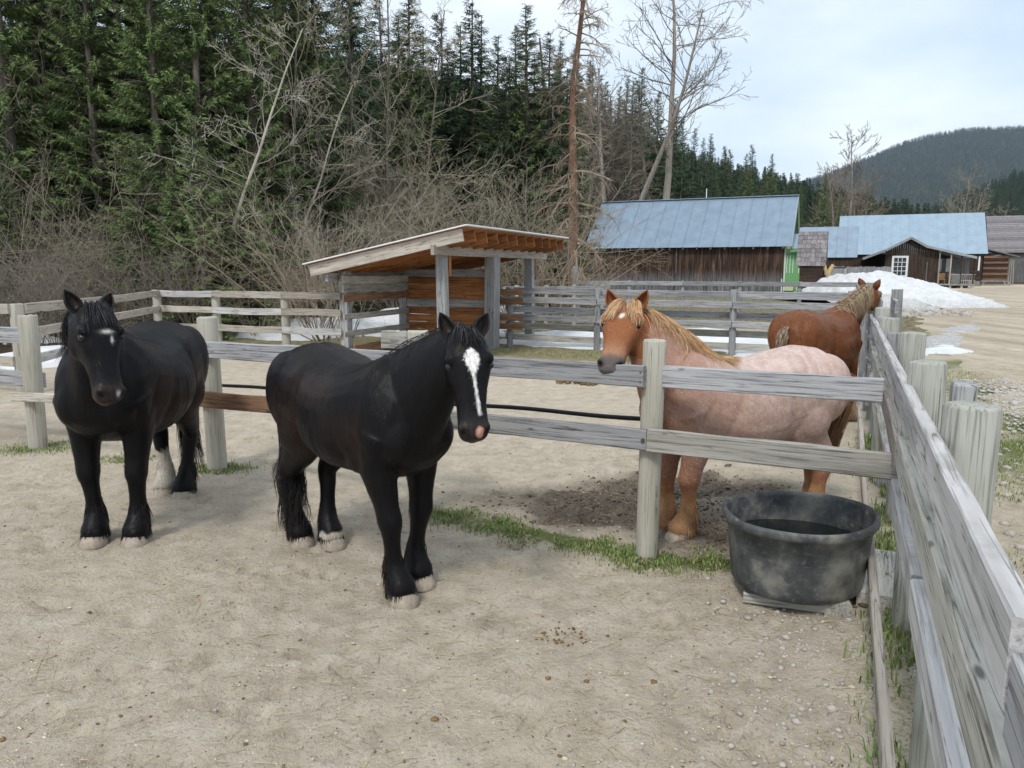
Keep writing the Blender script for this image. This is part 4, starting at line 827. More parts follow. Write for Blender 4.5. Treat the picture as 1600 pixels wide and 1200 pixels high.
# ------------------------------------------------------------------ water tub and the planks under it
def tub():
    t = empty('water_tub', (1.67, 4.25, 0)); tag(t, 'scuffed black rubber water tub with a rounded egg shape below the front fence', 'tub')
    # plan outline (centred), blunt on the left, pointed to the right-back
    key = [(0, 0.435, -0.01), (25, 0.40, 0.16), (55, 0.26, 0.33), (90, 0.0, 0.41), (125, -0.24, 0.37), (155, -0.40, 0.18), (180, -0.43, -0.06), (215, -0.39, -0.28), (250, -0.16, -0.395), (285, 0.07, -0.40), (315, 0.27, -0.31), (340, 0.40, -0.15), (360, 0.435, -0.01)]
    n = 72; A = np.linspace(0, 360, n, endpoint=False); ka = np.array([k[0] for k in key], float)
    kx = np.array([k[1] for k in key]); ky = np.array([k[2] for k in key])
    ox = np.interp(A, ka, kx); oy = np.interp(A, ka, ky)
    for _ in range(14): ox = (np.roll(ox, 1) + 2 * ox + np.roll(ox, -1)) / 4; oy = (np.roll(oy, 1) + 2 * oy + np.roll(oy, -1)) / 4
    ox *= 1.03; oy *= 1.03
    rings = [(0.80, 0.085), (0.855, 0.10), (0.875, 0.14), (0.925, 0.33), (0.955, 0.455), (1.0, 0.46), (1.022, 0.475), (1.022, 0.50), (1.0, 0.515), (0.965, 0.512), (0.945, 0.49), (0.915, 0.33), (0.86, 0.15), (0.80, 0.125)]
    V = []
    for (s, z) in rings:
        for i in range(n): V.append((ox[i] * s, oy[i] * s, z + 0.008 * math.sin(math.radians(A[i]) * 2 + 1)))
    Fc = []
    for j in range(len(rings) - 1):
        for i in range(n): a = j * n + i; b = j * n + (i + 1) % n; Fc.append((a, b, b + n, a + n))
    Fc.append(tuple(range(n - 1, -1, -1))); Fc.append(tuple((len(rings) - 1) * n + i for i in range(n)))
    mesh_obj('shell', mesh_pd('shell', V, Fc, True), M['tub'], t)
    for p in t.children[0].data.polygons:
        if len(p.vertices) > 4: p.use_smooth = False
    s = 0.917; W = [(ox[i] * s, oy[i] * s, 0.335) for i in range(n)]
    mesh_obj('water', mesh_pd('water', W, [tuple(range(n))]), M['water'], t)
tub()
def plank(label, p, q, w, h, mat): 
    o = beam_between('plank', None, p, q, w, h, mat, jit=0.002); tag(o, label, 'plank'); return o
plank('squared timber end sticking out under the front of the tub', (1.79, 3.93, 0.045), (1.93, 4.6, 0.045), 0.14, 0.085, M['rail_lower'])
plank('grey plank lying under the left side of the tub', (1.34, 4.16, 0.05), (1.75, 4.02, 0.05), 0.16, 0.06, M['rail_lower'])
plank('wide grey plank on the ground between tub and side fence', (2.06, 4.02, 0.05), (2.40, 4.72, 0.05), 0.24, 0.09, M['rail_lower'])
plank('small yellow offcut block behind the lowest side rail', (2.02, 3.52, 0.07), (2.13, 3.72, 0.07), 0.08, 0.13, M['post_tan'])

# ------------------------------------------------------------------ horses
def ring_pts(c, U, V, up, dn, b, n=22, p=2.25):
    out = []
    for k in range(n):
        a = 2 * math.pi * k / n; ca, sa = math.cos(a), math.sin(a)
        x = math.copysign(abs(ca) ** (2 / p), ca) * b; y = math.copysign(abs(sa) ** (2 / p), sa)
        out.append(c + V * x + U * (y * (up if y > 0 else dn)))
    return out
def loft(bm, rings):
    vs = [[bm.verts.new(p) for p in r] for r in rings]; n = len(rings[0])
    for i in range(len(vs) - 1):
        for k in range(n): bm.faces.new((vs[i][k], vs[i][(k + 1) % n], vs[i + 1][(k + 1) % n], vs[i + 1][k]))
    bm.faces.new(vs[0][::-1]); bm.faces.new(vs[-1])
def ellipsoid(bm, c, r, rot=None):
    mt = Matrix.Translation(c) @ (rot.to_4x4() if rot is not None else Matrix.Identity(4)) @ Matrix.Diagonal((*r, 1))
    bmesh.ops.create_uvsphere(bm, u_segments=18, v_segments=12, radius=1.0, matrix=mt)
def catmull(P, t):
    n = len(P) - 1; f = min(max(t, 0), 0.99999) * n; i = int(f); u = f - i
    p0, p1, p2, p3 = P[max(i - 1, 0)], P[i], P[i + 1], P[min(i + 2, n)]
    return 0.5 * ((2 * p1) + (p2 - p0) * u + (2 * p0 - 5 * p1 + 4 * p2 - p3) * u * u + (3 * p1 - p0 - 3 * p2 + p3) * u ** 3)
def limb(bm, joints, sub=3):
    """joints: (Vector, rx fore-aft, ry sideways)"""
    P = [np.array([*j[0], j[1], j[2]]) for j in joints]; m = (len(P) - 1) * sub; rings = []
    C = [catmull(P, i / m) for i in range(m + 1)]
    for i, c in enumerate(C):
        T = Vector((C[min(i + 1, m)] - C[max(i - 1, 0)])[:3]).normalized(); X = Vector((1, 0, 0)); X = (X - T * X.dot(T)).normalized(); Y = T.cross(X).normalized()
        rings.append(ring_pts(Vector(c[:3]), X, Y, c[3], c[3], c[4], 16, 2.1))
    loft(bm, rings)
def strands(name, paths, widths, cols, parent, mat):
    """paths: list of (k,3) arrays -> one mesh of thin three-sided tapering hairs"""
    V = []; Fc = []; Cc = []; base = 0
    for P, w, c in zip(paths, widths, cols):
        P = np.asarray(P, float); k = len(P); T = np.gradient(P, axis=0); T /= np.linalg.norm(T, axis=1)[:, None] + 1e-9
        ref = np.array([0.31, 0.77, 0.55]); S = np.cross(T, ref); S /= np.linalg.norm(S, axis=1)[:, None] + 1e-9; U = np.cross(T, S)
        tp = w * np.linspace(1.0, 0.12, k) ** 0.7
        ring = np.stack([P + (S * math.cos(a) + U * math.sin(a)) * tp[:, None] for a in (0, 2.09, 4.19)], 1)
        V.append(ring.reshape(-1, 3)); Cc.append(np.repeat(np.asarray(c)[None, :], k * 3, 0))
        i = np.arange(k - 1)[:, None] * 3 + base
        for a in range(3):
            b = (a + 1) % 3; Fc.append(np.stack([i[:, 0] + a, i[:, 0] + b, i[:, 0] + 3 + b, i[:, 0] + 3 + a], 1))
        base += k * 3
    me = mesh_np(name, np.concatenate(V), np.concatenate(Fc), True); vcol(me, 'tint', np.concatenate(Cc)); return mesh_obj(name, me, mat, parent)
def ear_mesh(bm, base, up, front, side, L=0.165, W=0.046):
    """cupped ear, opening towards `front`"""
    rings = []; m = 9; arc = 11
    for i in range(m + 1):
        t = i / m; w = W * (0.62 + 1.25 * t - 0.2 * t * t) if t < 0.35 else W * 1.02 * max(0.0, 1 - ((t - 0.35) / 0.65) ** 2.2) + 0.002
        c = base + up * (L * t) - front * (0.012 * math.sin(t * 2.2)) + side * (0.012 * t * t)
        o = []; inn = []; open_ = rad(150 - 60 * t)
        for k in range(arc):
            a = math.pi + (-1 + 2 * k / (arc - 1)) * (math.pi - open_ / 2)
            d = front * math.cos(a) + side * math.sin(a)
            o.append(c + d * w); inn.append(c + d * max(w - 0.008, 0.0008))
        rings.append(o + inn[::-1])
    n0 = len(bm.verts); loft(bm, rings)

TORSO = [(-.80, 1.13, 1.00, .06), (-.775, 1.225, .92, .15), (-.70, 1.335, .82, .235), (-.58, 1.41, .77, .295), (-.45, 1.43, .75, .31), (-.30, 1.40, .70, .315), (-.15, 1.36, .635, .345), (.0, 1.335, .605, .36),
         (.15, 1.345, .605, .35), (.28, 1.395, .63, .315), (.38, 1.43, .66, .285), (.48, 1.38, .71, .265), (.57, 1.27, .77, .225), (.63, 1.15, .84, .15), (.66, 1.05, .92, .06)]
FORE = [(.02, 1.02, .15, .115), (-.05, .84, .13, .10), (-.035, .70, .10, .085), (-.01, .56, .076, .068), (.003, .47, .074, .068), (0, .40, .056, .054), (-.005, .30, .049, .046), (-.01, .21, .062, .057), (.015, .14, .072, .069), (.042, .085, .085, .081), (.05, .05, .074, .072)]
HIND = [(.14, 1.12, .22, .14), (.20, .92, .19, .125), (.11, .75, .145, .10), (.0, .62, .10, .074), (-.075, .515, .078, .058), (-.055, .43, .064, .053), (-.042, .32, .051, .047), (-.035, .215, .063, .057), (-.002, .14, .072, .069), (.026, .085, .085, .081), (.034, .05, .074, .072)]
HEAD = [(-.03, .02, .07, .055), (0.0, .045, .11, .086), (.10, .078, .155, .108), (.22, .094, .195, .122), (.33, .094, .21, .124), (.43, .086, .185, .108), (.54, .075, .140, .088), (.68, .064, .108, .076), (.80, .060, .100, .076), (.90, .054, .100, .082), (.965, .036, .090, .072), (1.0, .005, .06, .045)]

def horse(label, origin, heading, scale, hooves, poll_w, muzzle_w, face_w, colour, hair, feather, tail, neck_mid=None, mat='coat', belly=1.0, ear_spread=0.35, ear_back=(0.0, 0.0), forelock=True, seed=0, neck_w=1.0, mane_side=1, fur_dark=False, hoofs=('hoof',) * 4, head_len=None, mane_len=0.3, mane_n=260, ear_up=None, tuck=0.0, fl=(.14, .27), fl_n=170, part=0.0, fur=(38000, .020, None)):
    rr = random.Random(seed); nr = np.random.default_rng(seed)
    h = Vector((heading[0], heading[1], 0)).normalized(); rz = math.atan2(h.y, h.x)
    root = empty('horse', (origin[0], origin[1], 0), rz, scale); tag(root, label, 'horse')
    MW = Matrix.Translation(Vector((origin[0], origin[1], 0))) @ Matrix.Rotation(rz, 4, 'Z') @ Matrix.Diagonal((*scale, 1)); MI = MW.inverted(); M3 = MI.to_3x3()
    loc = lambda p: MI @ Vector(p)
    poll, muz = loc(poll_w), loc(muzzle_w); a = (muz - poll); HL = head_len or a.length; a.normalize()
    nrm = M3 @ Vector(face_w); nrm = (nrm - a * nrm.dot(a)).normalized(); sd = nrm.cross(a).normalized()
    bm = bmesh.new()
    # torso
    rings = []
    for (x, zt, zb, hw) in TORSO:
        zb = zb - (belly - 1) * 0.25 * math.exp(-((x + .05) / .28) ** 2) + tuck * math.exp(-((x + .02) / .42) ** 4); hw = hw * (1 + (belly - 1) * 0.6 * math.exp(-((x + .0) / .35) ** 2)); zc = zb + 0.46 * (zt - zb)
        rings.append(ring_pts(Vector((x, 0, zc)), Vector((0, 0, 1)), Vector((0, 1, 0)), zt - zc, zc - zb, hw, 26, 2.2))
    loft(bm, rings)
    for s in (1, -1):
        ellipsoid(bm, Vector((-.53, s * .165, 1.09)), (.235, .15, .29), Euler((0, rad(-14), 0)).to_matrix())
        ellipsoid(bm, Vector((-.42, s * .19, .92)), (.17, .125, .22), Euler((0, rad(20), 0)).to_matrix())
        ellipsoid(bm, Vector((.38, s * .14, .97)), (.17, .125, .27), Euler((0, rad(24), 0)).to_matrix())
        ellipsoid(bm, Vector((.52, s * .115, .97)), (.13, .125, .17))
        ellipsoid(bm, Vector((.27, s * .19, .86)), (.13, .10, .13))
    # legs
    LG = []
    for (name, hw) in hooves.items():
        hp = loc((hw[0], hw[1], 0)); fore = name[0] == 'F'; tab = FORE if fore else HIND; sy = 1 if name[1] == 'L' else -1
        x0 = 0.42 if fore else -0.58; y0 = sy * 0.175; top = 1.0; J = []
        for (dx, z, rx, ry) in tab:
            k = min(max((0.95 - z) / 0.85, 0), 1); k = k ** 0.9
            J.append((Vector((x0 + dx + (hp.x - 0.04 - x0) * k, y0 + (hp.y - y0) * k, z)), rx, ry))
        limb(bm, J); LG.append((name, J, hp, fore))
    # neck
    B0 = Vector((.36, 0, 1.07)); E = poll + a * 0.10 * HL - nrm * 0.075
    B1 = loc(neck_mid) if neck_mid else B0.lerp(E, 0.5) + Vector((.05, 0, .06))
    C1 = 2 * B1 - 0.5 * (B0 + E); NK = []; rings = []; m = 14
    for i in range(m + 1):
        k = i / m; c = B0 * (1 - k) ** 2 + C1 * 2 * k * (1 - k) + E * k * k; T = ((C1 - B0) * 2 * (1 - k) + (E - C1) * 2 * k).normalized()
        S = (Vector((0, 1, 0)).lerp(sd, k ** 1.3)); S = (S - T * S.dot(T)).normalized(); D = T.cross(S).normalized()
        hh = float(np.interp(k, [0, .25, .5, .8, 1], [.335, .275, .215, .165, .14])); ww = float(np.interp(k, [0, .25, .5, .8, 1], [.195, .15, .12, .10, .088])) * neck_w
        rings.append(ring_pts(c, D, S, hh, hh * 1.02, ww, 22, 2.1)); NK.append((c, T, S, D, hh, ww))
    loft(bm, rings)
    # head
    rings = []
    for (t, f, b, w) in HEAD:
        c = poll + a * (t * HL); rings.append(ring_pts(c, nrm, sd, f * HL / .6, b * HL / .6, w * HL / .6, 22, 2.45))
    loft(bm, rings)
    hs = HL / .6
    for s in (1, -1):
        ellipsoid(bm, poll + a * (.275 * HL) + nrm * .055 * hs + sd * s * .094 * hs, (.038 * hs,) * 3)
        ellipsoid(bm, poll + a * (.895 * HL) + nrm * .026 * hs + sd * s * .056 * hs, (.036 * hs,) * 3)
        ellipsoid(bm, poll + a * (.34 * HL) - nrm * .105 * hs + sd * s * .07 * hs, (.085 * hs, .085 * hs, .05 * hs), Matrix((a, nrm, sd)).transposed())
    ellipsoid(bm, poll + a * (.94 * HL) - nrm * .07 * hs, (.04 * hs,) * 3)
    bmesh.ops.recalc_face_normals(bm, faces=bm.faces)
    me0 = bpy.data.meshes.new('tmp'); bm.to_mesh(me0); bm.free()
    ob = bpy.data.objects.new('tmp', me0); COL.objects.link(ob)
    md = ob.modifiers.new('r', 'REMESH'); md.mode = 'VOXEL'; md.voxel_size = 0.0098; md.use_smooth_shade = True
    sm = ob.modifiers.new('s', 'SMOOTH'); sm.factor = 0.5; sm.iterations = 13
    dg = bpy.context.evaluated_depsgraph_get(); me = bpy.data.meshes.new_from_object(ob.evaluated_get(dg)); bpy.data.objects.remove(ob); bpy.data.meshes.remove(me0)
    me.name = 'body'; nv = len(me.vertices); co = np.empty(nv * 3, np.float32); me.vertices.foreach_get('co', co); co = co.reshape(-1, 3).astype(float)
    no = np.empty(nv * 3, np.float32); me.vertices.foreach_get('normal', no); no = no.reshape(-1, 3).astype(float)
    pa, aa, na, sa = (np.array(v) for v in (poll, a, nrm, sd))
    q = co - pa; ht = q @ aa / HL; hn = q @ na / hs; hsd = q @ sa / hs
    on_head = (ht > -0.05) & (ht < 1.1) & (np.abs(hsd) < 0.16) & (hn > np.interp(ht, [0, .3, .5, .7, 1], [-.14, -.20, -.17, -.125, -.115])) & (hn < 0.14)
    # nostrils, mouth line, cheek hollow
    nost = np.zeros(nv)
    for s in (1, -1):
        dd = np.sqrt(((ht - .925) * .6 / .032) ** 2 + ((hn - .034) / .024) ** 2 + ((hsd - s * .064) / .022) ** 2); g = np.exp(-dd ** 2) * on_head; nost = np.maximum(nost, g)
    mouth = np.exp(-((hn + .052 + (ht - .9) * .10) / .006) ** 2) * on_head * sstep(.80, .86, ht)
    co -= no * (0.026 * nost + 0.008 * mouth)[:, None]
    # muscle and bone relief on barrel, shoulder, flank and croup
    X_, Y_, Z_ = co[:, 0], np.abs(co[:, 1]), co[:, 2]; sidef = sstep(.25, .6, np.abs(no[:, 1])) * (~on_head) * (Y_ < .5) * (X_ < .75)
    def groove(x0, z0, x1, z1, dep, w, soft=.08):
        zz = np.clip((Z_ - z1) / (z0 - z1), -.3, 1.3); xg = x1 + (x0 - x1) * zz; return -dep * np.exp(-((X_ - xg) / w) ** 2) * sstep(z1 - soft, z1 + soft, Z_) * sstep(z0 + soft, z0 - soft, Z_)
    rel = groove(.12, 1.20, .26, .80, .010, .035) + groove(.43, 1.33, .60, 1.0, .006, .045) + groove(-.22, 1.22, -.27, .82, .020, .040) + groove(-.62, 1.15, -.60, .85, .012, .030) + groove(.33, 1.1, .42, .88, .008, .022)
    rel = rel + .0012 * np.sin(X_ * 2 * np.pi / .062) * sstep(-.24, -.16, X_) * sstep(.16, .08, X_) * sstep(.76, .84, Z_) * sstep(1.2, 1.1, Z_)
    rel = rel + .016 * np.exp(-((X_ + .27) / .06) ** 2 - ((Z_ - 1.27) / .06) ** 2)
    crease = -.014 * np.exp(-(co[:, 1] / .022) ** 2) * sstep(-.30, -.42, X_) * sstep(1.15, 1.28, Z_)
    co += no * (rel * sidef + crease)[:, None]
    # coat grain: slight unevenness over barrel and shoulders
    co += no * ((fbm(co[:, 0] * 9 + co[:, 1] * 4, co[:, 2] * 7 + seed, seed + 3, 3) - 0.5) * 0.008)[:, None]
    me.vertices.foreach_set('co', co.astype(np.float32).ravel()); me.update()
    cols = colour(co, dict(ht=ht, hn=hn, hs=hsd, head=on_head, nost=nost, mouth=mouth, legs=LG), no)
    bvh = BVHTree.FromPolygons([Vector(v) for v in co], [tuple(p.vertices) for p in me.polygons])
    # ears joined to the body mesh
    bm = bmesh.new(); nE = []
    for s, bk in ((1, ear_back[0]), (-1, ear_back[1])):
        up = ((-a * 0.93 - nrm * (0.12 + bk) if ear_up is None else M3 @ Vector(ear_up)) + sd * s * ear_spread).normalized(); fr = (nrm * 0.9 + sd * s * 0.35 - nrm * bk * 1.6); fr = (fr - up * fr.dot(up)).normalized(); si = up.cross(fr).normalized()
        b0 = len(bm.verts); ear_mesh(bm, poll + a * .035 + sd * s * .062 * hs - nrm * 0.0 , up, fr, si, 0.175 * hs, 0.044 * hs)
    bmesh.ops.recalc_face_normals(bm, faces=bm.faces); em = bpy.data.meshes.new('e'); bm.to_mesh(em); bm.free()
    ev = np.array([v.co for v in em.vertices]); ef = [tuple(p.vertices) for p in em.polygons]
    qe = ev - pa; ecol = colour(ev, dict(ht=qe @ aa / HL, hn=qe @ na / hs, hs=qe @ sa / hs, head=np.ones(len(ev), bool), nost=np.zeros(len(ev)), mouth=np.zeros(len(ev)), legs=LG, ear=True), None)
    allv = np.concatenate([co, ev]); allf = [tuple(p.vertices) for p in me.polygons] + [tuple(i + nv for i in f) for f in ef]
    me2 = mesh_pd('body', allv, allf, True); vcol(me2, 'tint', np.concatenate([cols, ecol])); bpy.data.meshes.remove(me); bpy.data.meshes.remove(em)
    mesh_obj('body', me2, M[mat], root)
    # short coat hairs lying along the body, each with its own colour
    r2 = np.random.default_rng(seed + 50); nf = fur[0]; vi = r2.integers(0, nv, nf); keep = ~((on_head[vi]) & (ht[vi] > .80)); vi = vi[keep]; nf = len(vi); bp = co[vi] + r2.normal(0, .006, (nf, 3)); nn = no[vi]; bp -= nn * ((bp - co[vi]) * nn).sum(1)[:, None]
    flow = np.array([-.55, 0, -.85]) + r2.normal(0, .22, (nf, 3)); flow -= nn * (flow * nn).sum(1)[:, None]; flow /= np.linalg.norm(flow, axis=1)[:, None] + 1e-9
    ln = fur[1] * r2.uniform(.5, 1.3, nf) * np.where(bp[:, 2] < .75, 1.25, 1.0); sv = np.cross(nn, flow) * (r2.uniform(.0006, .0012, nf))[:, None]; tipp = bp + flow * ln[:, None] + nn * (ln * r2.uniform(.10, .30, nf))[:, None]
    fv = np.stack([bp - sv - nn * .001, bp + sv - nn * .001, tipp], 1).reshape(-1, 3); base_c = cols[vi] * r2.uniform(.6, 1.6, nf)[:, None]
    if fur[2] is not None:
        kk = np.clip(fur[2](bp, on_head[vi]), 0, 1); pick = r2.random(nf) < kk; base_c[pick] = np.array([.66, .55, .50]) * r2.uniform(.8, 1.15, pick.sum())[:, None]
    fm = mesh_np('coat_hair', fv, np.arange(nf * 3).reshape(-1, 3)); vcol(fm, 'tint', np.repeat(base_c, 3, 0)); tag(mesh_obj('coat_hair', fm, M['fur'], root), kind='stuff')
    # eyes
    for s in (1, -1):
        o = poll + a * (.335 * HL) + nrm * .040 * hs; hit = bvh.ray_cast(o + sd * s * 0.4, -sd * s)
        if hit[0] is not None:
            bm = bmesh.new(); bmesh.ops.create_uvsphere(bm, u_segments=14, v_segments=10, radius=0.0235 * hs); em = bpy.data.meshes.new('eye'); bm.to_mesh(em); bm.free()
            for p in em.polygons: p.use_smooth = True
            mesh_obj('eye', em, M['eye'], root, hit[0] - sd * s * 0.011)
    # hooves
    for (name, J, hp, fore), hm in zip(LG, hoofs):
        c = J[-1][0]; V = []; n = 20; lv = [(-.012, .086, .016), (0.0, .090, .016), (.03, .083, .010), (.078, .068, -.004), (.09, .055, -.006)]
        for (z, r_, fx) in lv:
            for k in range(n):
                an = 2 * math.pi * k / n; V.append((c.x + fx + math.cos(an) * r_ * (1.0 if math.cos(an) > 0 else 0.86), c.y + math.sin(an) * r_ * 0.93, z))
        Fc = [(j * n + k, j * n + (k + 1) % n, (j + 1) * n + (k + 1) % n, (j + 1) * n + k) for j in range(len(lv) - 1) for k in range(n)] + [tuple(range(n - 1, -1, -1)), tuple(range((len(lv) - 1) * n, len(lv) * n))]
        mesh_obj('hoof', mesh_pd('hoof', V, Fc, True), M[hm], root)
    def push(P, gap=0.008):
        out = []
        for p in P:
            v = Vector(p); hit = bvh.find_nearest(v, 0.25)
            if hit[0] is not None:
                d = (v - hit[0]).dot(hit[1])
                if d < gap: v = hit[0] + hit[1] * gap
            out.append(v)
        return np.array([tuple(v) for v in out])
    G = np.array([0, 0, -1.0])
    def hcol(pal): 
        c = np.array(pal[rr.randrange(len(pal))]); return c * nr.uniform(0.75, 1.25)
    # mane
    paths = []; wd = []; cl = []
    for i in range(mane_n):
        k = rr.uniform(0.16, 1.0); j = k * m; i0 = int(min(j, m - 1)); u = j - i0
        c, T, S, D, hh, ww = (NK[i0][z] * (1 - u) + NK[i0 + 1][z] * u for z in range(6))
        sgn = mane_side * (1 if rr.random() < 0.9 else -1); L = mane_len * rr.uniform(0.65, 1.15) * (1 - 0.25 * abs(k - .5)) * (0.5 + 0.5 * float(sstep(.15, .5, k)))
        p0 = np.array(c + D * (hh - 0.012) + S * rr.uniform(-.02, .02)); Sv = np.array(S) * sgn; Dv = np.array(D); Tv = np.array(T)
        P = [p0 + Dv * .012]; stp = L / 10; gap = 0.004 + 0.016 * rr.random(); jit = nr.normal(0, .18, 3); v = Vector(P[0] + Sv * .02)
        for z in range(10):
            hit = bvh.find_nearest(v, 0.3)
            if hit[0] is None: g_ = G
            else:
                nn_ = np.array(hit[1]); outside = (v - hit[0]).dot(hit[1])
                if outside < gap: v = hit[0] + hit[1] * gap
                g_ = G + Sv * (.9 if z < 2 else 0.0) + jit * .5; dn = float(g_ @ nn_)
                if dn < 0 and outside < gap * 2.5: g_ = g_ - nn_ * dn
            g_ = g_ / (np.linalg.norm(g_) + 1e-9); P.append(np.array(v)); v = v + Vector(g_ * stp)
        P = np.array(P[1:]); paths.append(np.vstack([p0, P])); wd.append(rr.uniform(.0014, .0032)); cl.append(hcol(hair))
    strands('mane', paths, wd, cl, root, M['hair'])
    # forelock
    if forelock:
        paths = []; wd = []; cl = []
        for i in range(fl_n):
            s = rr.uniform(part, 1) * rr.choice((-1, 1)); p0 = np.array(poll + sd * s * 0.045 * hs + nrm * 0.035 * hs + a * rr.uniform(-.02, .03)); P = [p0]; d = np.array(nrm * 0.8 - a * 0.25 + sd * s * 0.5) + nr.normal(0, .15, 3); L = rr.uniform(*fl)
            side = np.array(sd) * (s * 0.5 + rr.uniform(-.2, .2))
            for z in range(7): d = d / (np.linalg.norm(d) + 1e-9); P.append(P[-1] + d * L / 7); d = d * 0.5 + np.array(a) * 0.5 + G * 0.2 + side * 0.18 + nr.normal(0, .05, 3)
            P = push(P[1:], 0.004 + 0.012 * rr.random()); paths.append(np.vstack([p0, P])); wd.append(rr.uniform(.002, .0042)); cl.append(hcol(hair))
        strands('forelock', paths, wd, cl, root, M['hair'])
    # tail
    paths = []; wd = []; cl = []; tl, tw, tpal, sway = tail
    for i in range(480):
        p0 = np.array([-.775 + rr.uniform(-.02, .03), rr.uniform(-.035, .035), 1.19 + rr.uniform(-.10, .05)]); an = rr.uniform(0, 2 * math.pi); r_ = tw * math.sqrt(rr.random()); P = [p0]; L = tl * rr.uniform(.6, 1.03); d = np.array([-.7, rr.uniform(-.25, .25), .1])
        for z in range(9):
            t = z / 8; d = d / np.linalg.norm(d); P.append(P[-1] + d * L / 9); tgt = np.array([-.80 + math.cos(an) * r_ * (.5 + t * .8) + sway[0] * t, math.sin(an) * r_ * (.5 + t * .8) + sway[1] * t, 0]) - P[-1]; tgt[2] = 0; d = d * 0.45 + G * 0.7 + tgt * 1.6 + nr.normal(0, .035, 3)
        P = push(P[2:], 0.008 + 0.05 * rr.random()); P[:, 2] = np.maximum(P[:, 2], 0.03); paths.append(np.vstack([p0, P])); wd.append(rr.uniform(.0025, .005)); cl.append(hcol(tpal))
    strands('tail', paths, wd, cl, root, M['hair'])
    # feathering on the lower legs
    if feather:
        paths = []; wd = []; cl = []
        for li, (name, J, hp, fore) in enumerate(LG):
            pal = feather[li] if isinstance(feather, (list, tuple)) and isinstance(feather[0], list) else feather
            for i in range(560):
                z = rr.uniform(.08, .27) if rr.random() < .75 else rr.uniform(.08, .13); back = rr.random() < (0.35 if z < .22 else 0.7); an = math.pi + rr.gauss(0, .9) if back else rr.uniform(0, 2 * math.pi)
                zs = [j[0].z for j in J]; cx = float(np.interp(-z, [-v for v in zs], [j[0].x for j in J])); cy = float(np.interp(-z, [-v for v in zs], [j[0].y for j in J])); cr = float(np.interp(-z, [-v for v in zs], [j[1] for j in J])) * .9
                dv = np.array([math.cos(an), math.sin(an), 0]); p0 = np.array([cx, cy, z]) + dv * cr; L = min(rr.uniform(.05, .12), (z - 0.03) * 1.3); P = [p0]; d = dv * .20 + G * .95 + nr.normal(0, .08, 3)
                for q_ in range(4): d = d / np.linalg.norm(d); P.append(P[-1] + d * L / 4); d = d * .7 + G * .35 + nr.normal(0, .06, 3)
                P = np.array(P); P[:, 2] = np.maximum(P[:, 2], 0.03); paths.append(P); wd.append(rr.uniform(.0016, .0034)); cl.append(hcol(pal))
        strands('feather', paths, wd, cl, root, M['hair'])
    return root

def mixn(a, b, f): f = np.clip(f, 0, 1)[:, None]; return a * (1 - f) + np.asarray(b)[None, :] * f
BLK = np.array([0.0062, 0.0058, 0.0068]); BRN = np.array([0.023, 0.014, 0.0115])
def leg_z(co, LG, i, zmax, soft=0.03, noise_=0.03):
    name, J, hp, fore = LG[i]; n = fbm(co[:, 0] * 25, co[:, 1] * 25 + co[:, 2] * 25, 5, 2)
    jx = np.interp(-co[:, 2], [-j[0].z for j in J], [j[0].x for j in J]); jy = np.interp(-co[:, 2], [-j[0].z for j in J], [j[0].y for j in J])
    near = (np.hypot(co[:, 0] - jx, co[:, 1] - jy) < 0.10)
    return near * sstep(zmax + soft, zmax - soft, co[:, 2] + (n - .5) * noise_)
def col_black1(co, h, no):
    n = fbm(co[:, 0] * 4, co[:, 2] * 4 + co[:, 1] * 3, 8, 3); c = np.repeat(BLK[None, :], len(co), 0)
    if h.get('ear'): return mixn(c, (.028, .022, .020), (np.arange(len(c)) % 22 > 10) * 1.0)
    c = mixn(c, (.030, .025, .024), h['head'] * sstep(.74, .90, h['ht']) * .9)
    c = mixn(c, BRN, sstep(.35, .75, n) * (co[:, 0] < .45) * (co[:, 2] > .6) * 0.8)
    fr = h['head'] & (h['hn'] > 0.02)
    c = mixn(c, (.55, .52, .48), fr * np.exp(-(((h['ht'] - .30) * .6 / .012) ** 2 + ((h['hs'] - .012) / .030) ** 2)) * 1.2)
    c = mixn(c, (.6, .57, .53), fr * np.exp(-(((h['ht'] - .385) * .6 / .020) ** 2 + ((h['hs'] - .036) / .007) ** 2)) * 1.2)
    c = mixn(c, (.55, .52, .50), h['head'] * np.exp(-(((h['ht'] - .93) * .6 / .016) ** 2 + ((h['hs'] - .03) / .010) ** 2)) * (h['hn'] > 0) * 1.1)
    c = mixn(c, (.24, .11, .06), h['head'] * (h['ht'] > .88) * np.exp(-((h['hn'] + .068) / .018) ** 2) * 0.9)
    c = mixn(c, (.006, .006, .006), h['nost'] * 1.2)
    w = leg_z(co, h['legs'], 3, .36, .02, .06); c = mixn(c, (.48, .43, .36), w)
    return c
